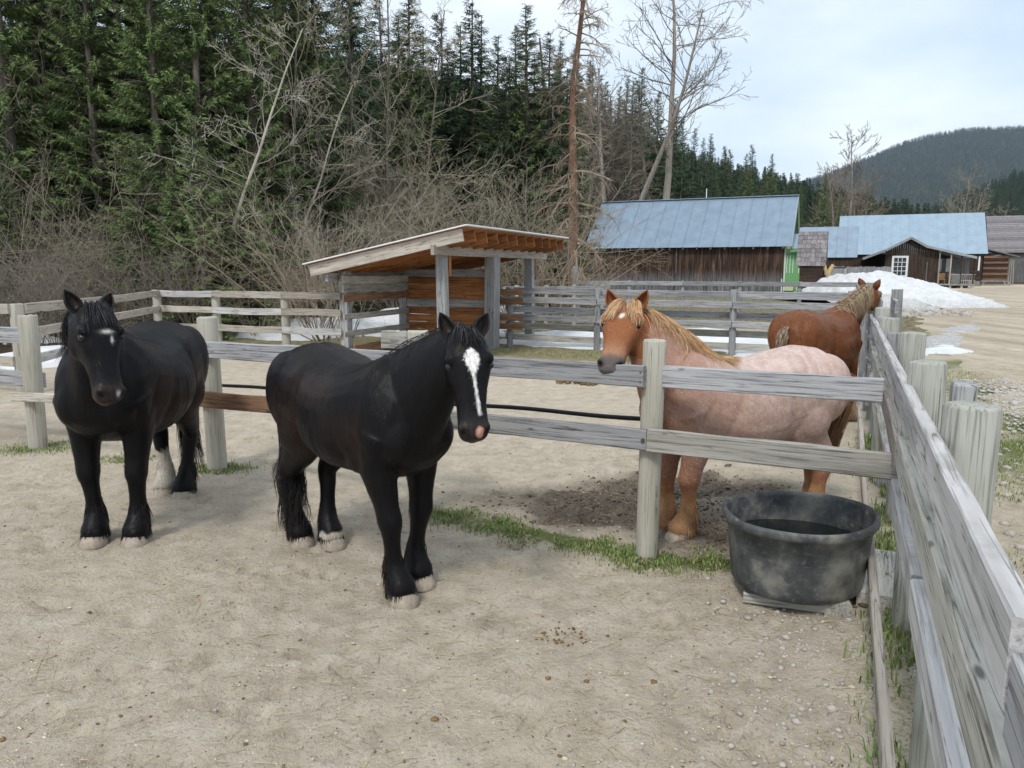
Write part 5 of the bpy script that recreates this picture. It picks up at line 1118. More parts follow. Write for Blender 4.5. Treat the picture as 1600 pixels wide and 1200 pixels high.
def col_black2(co, h, no):
    n = fbm(co[:, 0] * 4, co[:, 2] * 4 + co[:, 1] * 3, 18, 3); c = np.repeat(BLK[None, :], len(co), 0)
    if h.get('ear'): return mixn(c, (.028, .022, .020), (np.arange(len(c)) % 22 > 10) * 1.0)
    c = mixn(c, (.030, .025, .024), h['head'] * sstep(.74, .90, h['ht']) * .9)
    c = mixn(c, BRN, sstep(.3, .7, n) * (co[:, 0] < .4) * sstep(.5, .7, co[:, 2]) * .75)
    fr = h['head'] & (h['hn'] > 0.0); x = h['hs'] - 0.006; t = h['ht']; ed = (fbm(t * 40, x * 160, 4, 2) - .5) * .010
    w = np.interp(t, [.19, .22, .26, .31, .37, .42, .46], [0, .026, .038, .037, .024, .010, .0060]); c = mixn(c, (.72, .70, .68), fr * sstep(.004, -.004, np.abs(x - np.interp(t, [.2, .46], [0, .006])) - w + ed) * (t > .18) * (t < .46))
    c = mixn(c, (.70, .68, .66), fr * sstep(.003, -.003, np.abs(x - np.interp(t, [.44, .80], [.006, .024])) - .0075) * (t > .44) * (t < .79))
    c = mixn(c, (.56, .31, .25), h['head'] * sstep(1.25, .8, np.sqrt(((t - .935) * .6 / .026) ** 2 + ((h['hs'] - .022) / .022) ** 2) + ed * 20) * (h['hn'] > -.05))
    c = mixn(c, (.11, .09, .08), h['head'] * (t > .93) * (h['hn'] < -.05) * .8)
    c = mixn(c, (.006, .006, .006), h['nost'] * 1.2 * (np.abs(h['hs']) > .03))
    return mixn(c, (.45, .40, .33), leg_z(co, h['legs'], 2, .115, .01, .03))
CH = np.array([0.25, 0.095, 0.040])
def col_roan(co, h, no):
    n = fbm(co[:, 0] * 5 + 3, co[:, 2] * 5 + co[:, 1] * 4, 28, 3); fine = fbm(co[:, 0] * 45, co[:, 2] * 45 + co[:, 1] * 45, 29, 2)
    c = np.repeat(CH[None, :], len(co), 0) * (0.85 + .3 * n)[:, None]
    if h.get('ear'): return c
    body = (~h['head']) & (co[:, 2] > .35)
    k = sstep(.95, -.10, co[:, 0] + (n - .5) * .3) * sstep(.35, .85, co[:, 2]) * .64 + .10
    k = k + .25 * sstep(1.05, 1.3, co[:, 2]) * (co[:, 0] < .35); k = k * (.72 + .5 * (fine - .25))
    c = mixn(c, (.60, .475, .43), body * k)
    c = mixn(c, (.20, .085, .04), body * sstep(.60, .72, fbm(co[:, 0] * 7, co[:, 2] * 7 + co[:, 1] * 5, 35, 3)) * .10)
    c = mixn(c, (.36, .20, .115), h['head'] * sstep(.55, .8, h['ht']) * .8)
    c = mixn(c, (.66, .62, .56), (h['head'] & (h['hn'] > .03)) * np.exp(-((((h['ht'] - .265) * .6 + h['hs'] * .5) / .024) ** 2 + ((h['hs'] - .004) / .018) ** 2) ** 2) * 1.3)
    c = mixn(c, (.085, .079, .080), h['head'] * sstep(.77, .88, h['ht'] + (n - .5) * .1) * .92)
    c = mixn(c, (.17, .155, .15), h['head'] * sstep(.93, .98, h['ht']) * .6)
    c = mixn(c, (.008, .007, .007), np.clip(h['nost'] * 1.7 + h['mouth'] * .9, 0, 1))
    for i in range(4): c = mixn(c, (.40, .235, .125), leg_z(co, h['legs'], i, .33, .08, .1) * .75)
    return c
def col_chest(co, h, no):
    n = fbm(co[:, 0] * 5 + 3, co[:, 2] * 5 + co[:, 1] * 4, 38, 3); c = np.repeat(np.array([.150, .054, .023])[None, :], len(co), 0) * (0.7 + .6 * n)[:, None]
    if h.get('ear'): return c * .7
    c = mixn(c, (.19, .075, .033), sstep(.5, .75, fbm(co[:, 0] * 3, co[:, 2] * 3 + co[:, 1] * 3, 44, 3)) * .6)
    for i in range(4): c = mixn(c, (.34, .26, .18), leg_z(co, h['legs'], i, .33, .08, .1) * .8)
    return mixn(c, (.30, .20, .13), h['head'] * (h['hn'] > .0) * (h['ht'] < .25) * .7)
BH = [(.012, .012, .014), (.018, .017, .02), (.03, .03, .034), (.055, .055, .06), (.010, .009, .010)]
BF = [(.012, .011, .013), (.022, .020, .022), (.035, .026, .022)]
FLX = [(.58, .37, .20), (.50, .29, .145), (.66, .47, .29), (.42, .22, .105), (.58, .42, .26)]
FLX2 = [(.46, .36, .23), (.38, .27, .16), (.55, .47, .33), (.30, .19, .10), (.42, .37, .29)]
def hvec(f, b): v = Vector((f[0] - b[0], f[1] - b[1])); return v.normalized()

h1f, h1b = (-2.775, 5.098), (-2.85, 6.20); hd = hvec(h1f, h1b); mid = ((h1f[0] + h1b[0]) / 2 + hd.x * .08, (h1f[1] + h1b[1]) / 2 + hd.y * .08)
horse('black horse with one white hind sock and a faint broken star', mid, hd, (1.12, 1.10, 1.05),
      {'FL': (-2.631, 5.098), 'FR': (-2.919, 5.098), 'HL': (-2.754, 6.151), 'HR': (-2.951, 6.242)}, (-2.635, 4.78, 1.655), (-2.465, 4.60, 1.085), (0.80, -0.62, 0.18), col_black1, BH,
      [BF, BF, BF, [(.45, .40, .33), (.38, .32, .25), (.52, .48, .42)]], (1.2, .10, BF, (0.06, 0.14)), belly=1.05, tuck=.05, fl=(.10, .22), seed=3, mane_side=-1, ear_spread=0.42, hoofs=('hoof',) * 4, mane_len=.34, neck_w=1.1)
h2f, h2b = (-0.60, 4.27), (-1.355, 5.055); hd = hvec(h2f, h2b); mid = ((h2f[0] + h2b[0]) / 2 + hd.x * .08, (h2f[1] + h2b[1]) / 2 + hd.y * .08)
horse('black horse with a white star, a narrow stripe and a pink snip', mid, hd, (1.03, 1.03, 1.0),
      {'FL': (-0.566, 4.397), 'FR': (-0.636, 4.145), 'HL': (-1.243, 5.036), 'HR': (-1.466, 5.073)}, (-0.245, 3.93, 1.575), (-0.185, 3.72, 1.045), (0.22, -1.0, 0.35), col_black2, BH,
      BF, (1.25, .10, BF, (0.16, -0.20)), belly=1.05, tuck=.09, fl=(.06, .13), fl_n=120, seed=5, mane_side=1, ear_spread=0.42, mane_len=.26, neck_w=1.1)
h3f, h3b = (1.145, 5.22), (2.24, 5.60); hd = hvec(h3f, h3b); mid = ((h3f[0] + h3b[0]) / 2 + hd.x * .08, (h3f[1] + h3b[1]) / 2 + hd.y * .08)
horse('strawberry roan horse with a flaxen mane resting its chin on the rail', mid, hd, (1.10, 1.0, 0.945),
      {'FL': (1.198, 5.174), 'FR': (1.08, 5.30), 'HL': (2.20, 5.50), 'HR': (2.30, 5.74)}, (0.80, 5.28, 1.63), (0.665, 4.955, 1.325), (-0.25, -0.8, 0.75), col_roan, FLX,
      [(.40, .24, .13), (.46, .30, .17), (.34, .19, .10)], (.95, .042, [(.28, .15, .08), (.36, .22, .12), (.22, .11, .06)], (0.12, -0.03)), mat='roan_coat', seed=9, mane_side=1, neck_mid=(0.99, 5.28, 1.38), ear_spread=0.42, mane_len=.52, mane_n=2000, head_len=.60, ear_up=(-.06, .12, .92), fl=(.15, .26), fl_n=420, part=.26, fur=(52000, .014, lambda p, hd_: np.where(hd_ | (p[:, 2] < .45), .03, .44 * sstep(.95, .0, p[:, 0]) + .12 * sstep(1.0, 1.3, p[:, 2]))))
h4b = (3.36, 8.95); hd = Vector((math.cos(rad(41)), math.sin(rad(41)))); h4o = (h4b[0] + hd.x * .58, h4b[1] + hd.y * .58)
def w4(x, y): return (h4o[0] + hd.x * x - hd.y * y, h4o[1] + hd.y * x + hd.x * y)
horse('chestnut horse with a pale mane standing turned away by the side fence', h4o, hd, (1.05, 1.05, 1.0),
      {'FL': w4(.42, .17), 'FR': (4.30, 9.42), 'HL': w4(-.58, .17), 'HR': w4(-.55, -.17)}, (4.655, 9.98, 1.655), (4.93, 10.33, 1.30), (0.75, 0.62, 0.3), col_chest, FLX2,
      [(.33, .25, .17), (.28, .19, .12), (.38, .31, .23)], (.72, .075, [(.34, .26, .19), (.40, .33, .26), (.26, .17, .11), (.17, .08, .045)], (0, 0)), mat='coat', seed=13, mane_side=-1, ear_spread=0.5, mane_len=.34, mane_n=340, hoofs=('hoof_dark',) * 4, belly=1.05, forelock=False, ear_up=(0.05, 0.05, 0.95))

# ------------------------------------------------------------------ trees and brush
def kites(base, tip, width_vec, w, mid=0.45):
    """arrays (n,3): one flat four-cornered needle spray each"""
    m = base + (tip - base) * mid; a = m + width_vec * w[:, None]; b = m - width_vec * w[:, None]
    V = np.stack([base, a, tip, b], 1).reshape(-1, 3); F = np.arange(len(V)).reshape(-1, 4); return V, F
def conifer(seed, H, R, whorl=0.32, nb=8, twig=0.085, base=0.06, droop=0.35, fine=1.0, bare=0.0, top_thin=1.0):
    r = np.random.default_rng(seed); B = []; T = []; W = []; ws = []; tint = []; branch_paths = []
    z = H * base
    while z < H * 0.985:
        f = z / H; L0 = R * (1 - f) ** 0.85 * top_thin + 0.12
        for k in range(nb):
            if r.random() < 0.12: continue
            az = r.uniform(0, 2 * np.pi); L = L0 * r.uniform(0.62, 1.12); n = max(3, int(L / twig)); d = np.array([np.cos(az), np.sin(az), 0]); up = 0.35 * f - droop * (1 - f) * r.uniform(.6, 1.3)
            t = np.linspace(0.12, 1, n); P = np.outer(t * L, d); P[:, 2] = z + r.uniform(-.1, .1) + up * L * t - 0.10 * L * t ** 2 + 0.16 * L * t ** 3
            branch_paths.append(np.vstack([[0, 0, z], P[n // 2], P[-1]]))
            if r.random() < bare: continue
            side = np.array([-d[1], d[0], 0]); sh = r.uniform(.8, 1.2)
            for s in (1, -1, 0):
                m = len(P); ln = (0.14 + 0.30 * np.sin(np.pi * np.clip(t * .9 + .08, 0, 1)) * min(L, 1.6) / 1.6) * r.uniform(.65, 1.25, m) * fine
                dirv = d * 0.75 + side * s * 0.8 + np.array([0, 0, -0.28 if s else -0.75]) + r.normal(0, .22, (m, 3)); dirv /= np.linalg.norm(dirv, axis=1)[:, None]
                wv = np.cross(dirv, r.normal(0, .6, (m, 3)) + np.array([0, 0, 1])); wv /= np.linalg.norm(wv, axis=1)[:, None]
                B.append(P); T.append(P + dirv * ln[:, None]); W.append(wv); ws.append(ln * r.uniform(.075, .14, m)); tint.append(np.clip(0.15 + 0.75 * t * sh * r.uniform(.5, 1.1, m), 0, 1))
        z += whorl * r.uniform(.75, 1.25) * (0.6 + 0.5 * (1 - f))
    V, F = kites(np.concatenate(B), np.concatenate(T), np.concatenate(W), np.concatenate(ws)) if B else (np.zeros((0, 3)), np.zeros((0, 4), int))
    tn = np.repeat(np.concatenate(tint), 4) if B else np.zeros(0)
    return V, F, tn, branch_paths
def tubes(paths, radii, sides=3):
    V = []; Fc = []; base = 0
    for P, rr_ in zip(paths, radii):
        P = np.asarray(P, float); k = len(P); T = np.gradient(P, axis=0); T /= np.linalg.norm(T, axis=1)[:, None] + 1e-9
        ref = np.array([0.31, 0.77, 0.15]) if abs(T[0] @ np.array([0.31, 0.77, 0.15])) < .75 else np.array([1., 0, 0])
        S = np.cross(T, ref); S /= np.linalg.norm(S, axis=1)[:, None] + 1e-9; U = np.cross(T, S)
        rad_ = np.asarray(rr_, float) if np.ndim(rr_) else np.linspace(rr_, rr_ * .35, k)
        ring = np.stack([P + (S * math.cos(a) + U * math.sin(a)) * rad_[:, None] for a in np.arange(sides) * 2 * math.pi / sides], 1); V.append(ring.reshape(-1, 3))
        i = np.arange(k - 1) * sides + base
        for a in range(sides): b = (a + 1) % sides; Fc.append(np.stack([i + a, i + b, i + sides + b, i + sides + a], 1))
        base += k * sides
    return np.concatenate(V), np.concatenate(Fc)
def make_conifer_meshes(name, seed, H, R, **kw):
    V, F, tn, bp = conifer(seed, H, R, **kw)
    cm = mesh_np(name + '_crown', V, F); at = cm.attributes.new('tint', 'FLOAT', 'POINT'); at.data.foreach_set('value', tn.astype(np.float32))
    r = random.Random(seed); zt = np.linspace(-.3, H * .985, 10); tp = np.stack([np.cumsum(np.array([r.uniform(-.04, .04) for _ in zt])), np.cumsum(np.array([r.uniform(-.04, .04) for _ in zt])), zt], 1); tp[0, :2] = 0
    TV, TF = tubes([tp], [np.linspace(H * .011 + .05, .015, 10)], 8); BV, BF_ = tubes(bp, [0.018] * len(bp), 3)
    tm = mesh_np(name + '_trunk', np.concatenate([TV, BV]), np.concatenate([TF, BF_ + len(TV)]), True); return tm, cm
CON = [make_conifer_meshes('spruce', 31, 16, 2.7, fine=.85), make_conifer_meshes('spruce', 32, 15, 2.3, droop=.25, fine=.66, twig=.062, whorl=.27), make_conifer_meshes('spruce', 33, 17, 2.4, whorl=.36, fine=.85), make_conifer_meshes('spruce', 34, 7, 1.9, whorl=.2, twig=.06, base=.03, fine=.6)]
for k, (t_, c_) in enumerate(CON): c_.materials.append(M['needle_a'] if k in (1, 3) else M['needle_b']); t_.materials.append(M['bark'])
def place_conifer(k, x, y, s, label, group, sz=None, z=0.0):
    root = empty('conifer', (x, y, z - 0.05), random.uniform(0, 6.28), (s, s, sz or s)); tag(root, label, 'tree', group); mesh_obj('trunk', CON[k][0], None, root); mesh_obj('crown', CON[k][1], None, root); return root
rt = random.Random(77)
def uX(u, y): return (u - 800) / 1186 * (y * 0.989 + 0.2)
for (u, y, s, k) in ((40, 23.5, 1.05, 1), (215, 25.5, 1.15, 1), (330, 23.8, 1.0, 1), (-70, 25, 1.1, 0), (455, 26.5, 1.05, 1), (130, 29, 1.2, 0), (262, 23.2, .9, 1), (168, 24.0, .95, 1), (408, 24.2, .95, 1), (90, 25.0, 1.05, 1), (505, 27.5, 1.0, 1), (350, 26.0, 1.1, 1)):
    place_conifer(k, uX(u, y), y, s, 'tall green conifer rising out of the bare brush left of the shelter', 'conifers behind the left fence')
for (u, y, s) in ((318, 20.9, 0.85), (285, 21.4, 0.7), (20, 21.3, 0.7), (395, 22.0, 0.75), (235, 21.6, .8), (345, 21.6, .6)):
    place_conifer(3, uX(u, y), y, s, 'young bushy spruce low in the brush behind the left fence', 'young spruces behind the left fence')
for u in range(-40, 640, 68):
    y = rt.uniform(30, 36); place_conifer(rt.choice([0, 1, 2]), uX(u + rt.uniform(-25, 25), y), y, rt.uniform(1.0, 1.3), 'dark conifer deep in the wood behind the bare brush', 'conifers deep in the wood')
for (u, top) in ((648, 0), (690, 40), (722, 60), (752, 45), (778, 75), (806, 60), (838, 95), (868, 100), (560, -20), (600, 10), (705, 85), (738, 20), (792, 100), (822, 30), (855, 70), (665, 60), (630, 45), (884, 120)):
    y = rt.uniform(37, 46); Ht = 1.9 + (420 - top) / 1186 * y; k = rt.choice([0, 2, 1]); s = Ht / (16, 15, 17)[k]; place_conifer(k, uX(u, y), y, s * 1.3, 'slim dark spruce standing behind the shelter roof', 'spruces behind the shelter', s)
for i in range(40):
    u = 870 + i * 11.2 + rt.uniform(-9, 9); y = rt.uniform(76, 105) if u < 1200 else rt.uniform(112, 135); top = np.interp(u, [870, 930, 1000, 1060, 1120, 1200, 1320], [85, 105, 135, 168, 215, 258, 300]) + rt.uniform(-14, 30); z = float(max(0, hill_height(uX(u, y), y))); Ht = 1.9 + (420 - top) / 1186 * y - z
    k = rt.choice([0, 2, 1]); s = Ht / (16, 15, 17)[k]; place_conifer(k, uX(u, y), y, s * .9, 'conifer rising behind the barn at the foot of the hillside', 'conifers behind the barn', s, z)

def grow(paths, radii, p, d, L, r0, lev, rng, spread=0.6, kids=(5, 5, 4), droop=0.0, wob=0.16, shrink=0.5, nseg=5, start=.25):
    P = [p]; dd = d / np.linalg.norm(d)
    for i in range(nseg): dd = dd + rng.normal(0, wob, 3) + np.array([0, 0, -droop if lev < 2 else -droop * 1.5]); dd /= np.linalg.norm(dd); P.append(P[-1] + dd * L / nseg)
    P = np.array(P); paths.append(P); radii.append(np.linspace(r0, r0 * .35, nseg + 1))
    if lev <= 0: return
    n = kids[min(lev, len(kids)) - 1]
    for k in range(n):
        t = start + (1 - start) * (k + rng.random()) / n; f = t * nseg; i = min(int(f), nseg - 1); q = P[i] + (P[i + 1] - P[i]) * (f - i); td = P[i + 1] - P[i]; td /= np.linalg.norm(td)
        nd_ = td * (1 - spread * .4) + rng.normal(0, spread, 3); nd_[2] += 0.12; grow(paths, radii, q, nd_, L * shrink * rng.uniform(.6, 1.2) * (1.15 - .45 * t), r0 * (1 - .6 * t) * .55, lev - 1, rng, spread, kids, droop, wob * 1.1, shrink, max(3, nseg - 1), .2)
def bush_mesh(name, seed, H, stems=11, lean=.55, kids=(4, 6), r0=.022, droop=.03):
    rng = np.random.default_rng(seed); P = []; R = []
    for i in range(stems):
        az = rng.uniform(0, 6.28); d = np.array([math.cos(az) * lean * rng.random() ** .5, math.sin(az) * lean * rng.random() ** .5, 1.0]); grow(P, R, np.array([math.cos(az) * .25 * rng.random(), math.sin(az) * .25 * rng.random(), -.1]), d, H * rng.uniform(.6, 1.1), r0 * rng.uniform(.7, 1.3), 2, rng, .5, kids, droop, .13, .42, 6)
    R = [np.maximum(r, .0034) for r in R]; V, F = tubes(P, R, 3); return mesh_np(name, V, F, True)
def bare_tree_meshes(name, seed, H, r0, lean=(0, 0), spread=.5, kids=(5, 6, 7), droop=.0, start=.3, minr=.006, shrink=.42, blen=.30):
    rng = np.random.default_rng(seed); P = []; R = []; n = 8; d = np.array([lean[0], lean[1], 1.0]); d /= np.linalg.norm(d); T = [np.array([0, 0, -.3])]
    for i in range(n): d = d + rng.normal(0, .05, 3); d /= np.linalg.norm(d); T.append(T[-1] + d * H / n)
    T = np.array(T); tr = np.linspace(r0, r0 * .18, n + 1); TV, TF = tubes([T], [tr], 10)
    nb = kids[-1] * 3
    for k in range(nb):
        t = start + (1 - start) * (k + rng.random()) / nb; f = t * n; i = min(int(f), n - 1); q = T[i] + (T[i + 1] - T[i]) * (f - i); az = rng.uniform(0, 6.28); d = np.array([math.cos(az), math.sin(az), .75 + rng.normal(0, .25) - droop * 4]); grow(P, R, q, d, H * blen * rng.uniform(.6, 1.15) * (1.25 - .75 * t), r0 * .30 * (1.1 - .8 * t), 2, rng, spread, kids[:2], droop, .14, shrink, 5)
    V, F = tubes(P, [np.maximum(r, minr) for r in R], 3); return mesh_np(name + '_trunk', TV, TF, True), mesh_np(name + '_branches', V, F, True)
BUSH = [bush_mesh('bare_bush', 41, 4.2, 14, .55, (5, 7), .018), bush_mesh('bare_bush', 42, 5.2, 14, .7, (5, 7), .018), bush_mesh('bare_bush', 43, 3.0, 16, .9, (5, 6), .013), bush_mesh('bare_bush', 44, 6.5, 10, .5, (6, 8), .025)]
for k, b in enumerate(BUSH): b.materials.append(M[('twig', 'twig_red', 'twig_dark', 'twig')[k]])
def bush(k, u, y, s, label, group):
    o = mesh_obj('bare_bush', BUSH[k], None, None, (uX(u, y), y, 0), (0, 0, rt.uniform(0, 6.28))); o.scale = (s, s, s * rt.uniform(.9, 1.1)); return tag(o, label, 'bush', group)
for i in range(24):
    u = -60 + i * 26; y = rt.uniform(20.0, 22.6)
    if 170 < u < 440 and i % 2 or u < 0: continue
    bush(rt.choice([0, 1, 0, 1, 0, 3]), u + rt.uniform(-10, 10), y, rt.uniform(.65, 1.0), 'leafless grey brown bush crowded behind the left fence', 'bare bushes behind the left fence')
for i in range(12): u = -40 + i * 32; y = rt.uniform(19.9, 20.9) if u > 180 else rt.uniform(17, 20); bush(2, u + rt.uniform(-12, 12), y, rt.uniform(.7, 1.0), 'low dark leafless bush right behind the left fence rails', 'low bare bushes along the left fence')
for i in range(15): u = 500 + i * 27; y = rt.uniform(26.5, 31); bush(rt.choice([0, 1, 1, 3]), u + rt.uniform(-10, 10), y, rt.uniform(.8, 1.2), 'leafless reddish brown bush growing behind the shelter', 'bare bushes behind the shelter')
for i in range(4): u = 540 + i * 34; y = rt.uniform(32, 36); bush(3, u, y, rt.uniform(1.0, 1.4), 'tall leafless bush standing in front of the spruces', 'tall bare bushes before the spruces')
TR = {}
TR['arch'] = bare_tree_meshes('arching_tree', 51, 9.5, .075, (.45, -.1), .5, (5, 6, 8), .015); TR['arch2'] = bare_tree_meshes('arching_tree', 52, 8.5, .07, (-.55, 0), .55, (5, 6, 8), .02)
TR['alder'] = bare_tree_meshes('alder', 53, 12, .085, (.06, 0), .45, (5, 6, 9), .01, .12)
TR['cotton'] = bare_tree_meshes('cottonwood', 54, 27, .42, (.05, 0), .42, (5, 6, 8), .0, .42, .016); TR['cotton2'] = bare_tree_meshes('cottonwood', 55, 24, .33, (.12, 0), .42, (5, 6, 7), .0, .5, .016)
TR['snag'] = bare_tree_meshes('shaggy_tree', 56, 17, .30, (.0, 0), .4, (6, 6, 34), .13, .04, .007, .5, .125)
TR['poplar'] = bare_tree_meshes('poplar', 57, 16, .2, (.0, 0), .32, (4, 6, 12), -.01, .08, .02)
def bare(kind, u, y, s, label, trunk, tw, group=None, rz=None, z=0.0):
    root = empty('bare_tree', (uX(u, y), y, z), rt.uniform(0, 6.28) if rz is None else rz, (s, s, s)); tag(root, label, 'tree', group)
    for nm, me, mt in (('trunk', TR[kind][0], trunk), ('branches', TR[kind][1], tw)):
        if not me.materials: me.materials.append(M[mt])
        o = mesh_obj(nm, me, None, root); o.material_slots[0].link = 'OBJECT'; o.material_slots[0].material = M[mt]
    return root
bare('arch', 295, 22.2, 1.0, 'pale leafless tree bending to the right over the left fence brush', 'twig_pale', 'twig_pale', None, 0.0)
bare('arch2', 520, 24.5, 1.0, 'pale leafless tree leaning left in front of the conifers', 'twig_pale', 'twig', None, 0.0)
bare('arch', 395, 25.0, 0.95, 'second pale leafless tree bending right behind the first one', 'twig_pale', 'twig_pale', None, 0.5)
for i, (u, y, s) in enumerate(((100, 24, .9), (450, 25, 1.0), (560, 29.5, 1.05), (610, 30, 1.1), (655, 31, 1.0), (500, 28, 1.1), (350, 26.5, 1.0), (160, 27, 1.0))):
    bare('alder', u, y, s, 'slender leafless alder standing among the brush', 'bark', 'twig', 'leafless alders in the brush')
bare('snag', 897, 35.5, 1.0, 'shaggy reddish brown tree trunk hung with dead twigs beside the barn', 'bark_red', 'twig_red', None, 0.3)
for (u, y, s) in ((842, 44, .85), (866, 47, .8), (925, 70, 1.12), (952, 73, 1.12), (990, 74, 1.05), (1012, 72, 1.0), (938, 75, 1.08), (972, 76, 1.1), (912, 62, .95), (1000, 77, .98)): bare('snag', u, y, s, 'grey dead tree hung with drooping twigs among the spruces', 'bark', 'twig_dark', 'grey shaggy trees by the barn')
bare('cotton', 1030, 68, 1.0, 'tallest leafless poplar with a forked top behind the barn roof', 'bark_pale', 'twig_dark', None, 0.0)
bare('cotton2', 962, 69, 1.0, 'pale leaning leafless poplar behind the left end of the barn roof', 'bark_pale', 'twig_dark', None, 0.0)
bare('cotton2', 943, 67, 0.9, 'straight pale leafless poplar between the shaggy trunk and the leaning one', 'bark_pale', 'twig_dark', None, 2.2)
bare('poplar', 1322, 120, 1.42, 'tall bare poplar rising above the gap between barn and log house', 'bark_pale', 'twig_dark', None, 1.0)
for (u, y, s) in ((1300, 118, 1.05), (1345, 122, 1.0), (1312, 124, 1.1), (1335, 116, .9)): bare('poplar', u, y, s, 'leafless brown poplar clustered around the tall one behind the houses', 'bark_pale', 'twig_red', 'poplars behind the houses')
for (u, y, s) in ((1497, 150, 1.25), (1485, 152, 1.0), (1512, 148, 1.05), (1475, 155, .8), (1560, 150, .85), (1575, 152, .7), (1540, 156, .65), (1596, 150, .7)): bare('poplar', u, y, s, 'leafless pale brown poplar beyond the log house roof', 'twig', 'twig', 'poplars beyond the log house')
# fallen brush between shelter and barn
for (u, y, s) in ((815, 27.0, .55), (850, 28.2, .6), (875, 29.5, .5)):
    o = mesh_obj('brush_heap', BUSH[1], None, None, (uX(u, y), y, 0.35), (rad(70), rad(10), rt.uniform(0, 6.28))); o.scale = (s, s, s); tag(o, 'tipped over heap of cut branches beyond the shelter posts', 'brush', 'heaps of cut branches')

# far woods on the hills: low detail conifers scattered as one mass per hill
def far_proto(seed, H=15, R=2.2):
    V, F, tn, bp = conifer(seed, H, R, whorl=.6, nb=8, twig=.34, base=.04, droop=.30, fine=2.6)
    me = mesh_np('far_conifer', V, F); at = me.attributes.new('tint', 'FLOAT', 'POINT'); at.data.foreach_set('value', tn.astype(np.float32)); me.materials.append(M['needle_far']); return me
PC = bpy.data.collections.new('far_conifer_kinds')
for k in range(4):
    o = bpy.data.objects.new('far_conifer', far_proto(60 + k, 15, (2.2, 1.9, 2.6, 1.7)[k])); PC.objects.link(o)
def scatter(name, pts, scl, label):
    me = mesh_np(name, pts, np.zeros((0, 3), int)) if False else bpy.data.meshes.new(name); me.from_pydata([tuple(p) for p in pts], [], [])
    for an, arr in (('scl', scl), ('rot', RNG.uniform(0, 6.28, len(pts)))): a = me.attributes.new(an, 'FLOAT', 'POINT'); a.data.foreach_set('value', np.asarray(arr, np.float32))
    ob = mesh_obj(name, me); tag(ob, label, 'trees', kind='stuff'); ng = bpy.data.node_groups.new(name, 'GeometryNodeTree')
    ng.interface.new_socket('Geometry', in_out='INPUT', socket_type='NodeSocketGeometry'); ng.interface.new_socket('Geometry', in_out='OUTPUT', socket_type='NodeSocketGeometry')
    n = ng.nodes; l = ng.links; gi = n.new('NodeGroupInput'); go = n.new('NodeGroupOutput'); ip = n.new('GeometryNodeInstanceOnPoints'); ci = n.new('GeometryNodeCollectionInfo'); ci.inputs[0].default_value = PC; ci.inputs['Separate Children'].default_value = True; ci.inputs['Reset Children'].default_value = True
    ip.inputs['Pick Instance'].default_value = True; sa = n.new('GeometryNodeInputNamedAttribute'); sa.data_type = 'FLOAT'; sa.inputs[0].default_value = 'scl'; ra = n.new('GeometryNodeInputNamedAttribute'); ra.data_type = 'FLOAT'; ra.inputs[0].default_value = 'rot'
    cx = n.new('ShaderNodeCombineXYZ'); l.new(ra.outputs[0], cx.inputs[2]); l.new(gi.outputs[0], ip.inputs['Points']); l.new(ci.outputs[0], ip.inputs['Instance']); l.new(cx.outputs[0], ip.inputs['Rotation']); l.new(sa.outputs[0], ip.inputs['Scale']); l.new(ip.outputs[0], go.inputs[0])
    md = ob.modifiers.new('scatter', 'NODES'); md.node_group = ng; return ob
def sc_pts(n, xr, yr, fn, seed, cond=None, s=(.7, 1.3)):
    r = np.random.default_rng(seed); x = r.uniform(*xr, n); y = r.uniform(*yr, n); k = np.ones(n, bool) if cond is None else cond(x, y); x, y = x[k], y[k]; return np.stack([x, y, fn(x, y) - .3], 1), r.uniform(*s, len(x))
p, sc_ = sc_pts(11000, (-330, 330), (100, 480), hill_height, 3, lambda x, y: (x / y > -.8) & (hill_height(x, y) > 0.2) & (y > np.interp(x / y, [.2, .35, .55], [100, 170, 290])));
scatter('hillside_wood', p, sc_, 'dense conifer wood covering the hillside behind the barn')
p, sc_ = sc_pts(9000, (130, 1300), (430, 1050), hill2_height, 7, lambda x, y: (x / y > .3) & (x / y < 1.1), (.7, 1.2)); scatter('low_hill_wood', p, sc_, 'dark conifer wood covering the low hill before the mountain')
p, sc_ = sc_pts(60000, (900, 4600), (2500, 4250), mountain_height, 9, lambda x, y: (x / y > .34) & (x / y < .85), (.7, 1.35)); scatter('mountain_wood', p, sc_, 'distant conifer wood covering the mountain')

# ------------------------------------------------------------------ small stuff on the ground
def blob_proto(seed, n=8):
    bm = bmesh.new(); bmesh.ops.create_icosphere(bm, subdivisions=1, radius=1.0); r = random.Random(seed)
    for v in bm.verts: v.co *= r.uniform(.7, 1.15)
    V = np.array([v.co for v in bm.verts]); F = np.array([[v.index for v in f.verts] for f in bm.faces]); bm.free(); return V, F
BP = [blob_proto(k) for k in range(5)]
def blobs(name, x, y, size, mat, label, cat, flat=.6, sink=.25, zoff=None, seed=0):
    r = np.random.default_rng(seed); z = ground_z(x, y) if zoff is None else zoff; V = []; F = []; b = 0
    for i in range(len(x)):
        v, f = BP[i % 5]; a = r.uniform(0, 6.28); c, s = math.cos(a), math.sin(a); p = v * np.array([1, r.uniform(.6, 1), flat * r.uniform(.7, 1.2)]) * size[i]; p = np.stack([p[:, 0] * c - p[:, 1] * s + x[i], p[:, 0] * s + p[:, 1] * c + y[i], p[:, 2] + z[i] + size[i] * flat * (1 - 2 * sink) * .5], 1)
        V.append(p); F.append(f + b); b += len(v)
    o = mesh_obj(name, mesh_np(name, np.concatenate(V), np.concatenate(F)), mat); return tag(o, label, cat, kind='stuff')
g = np.random.default_rng(19)
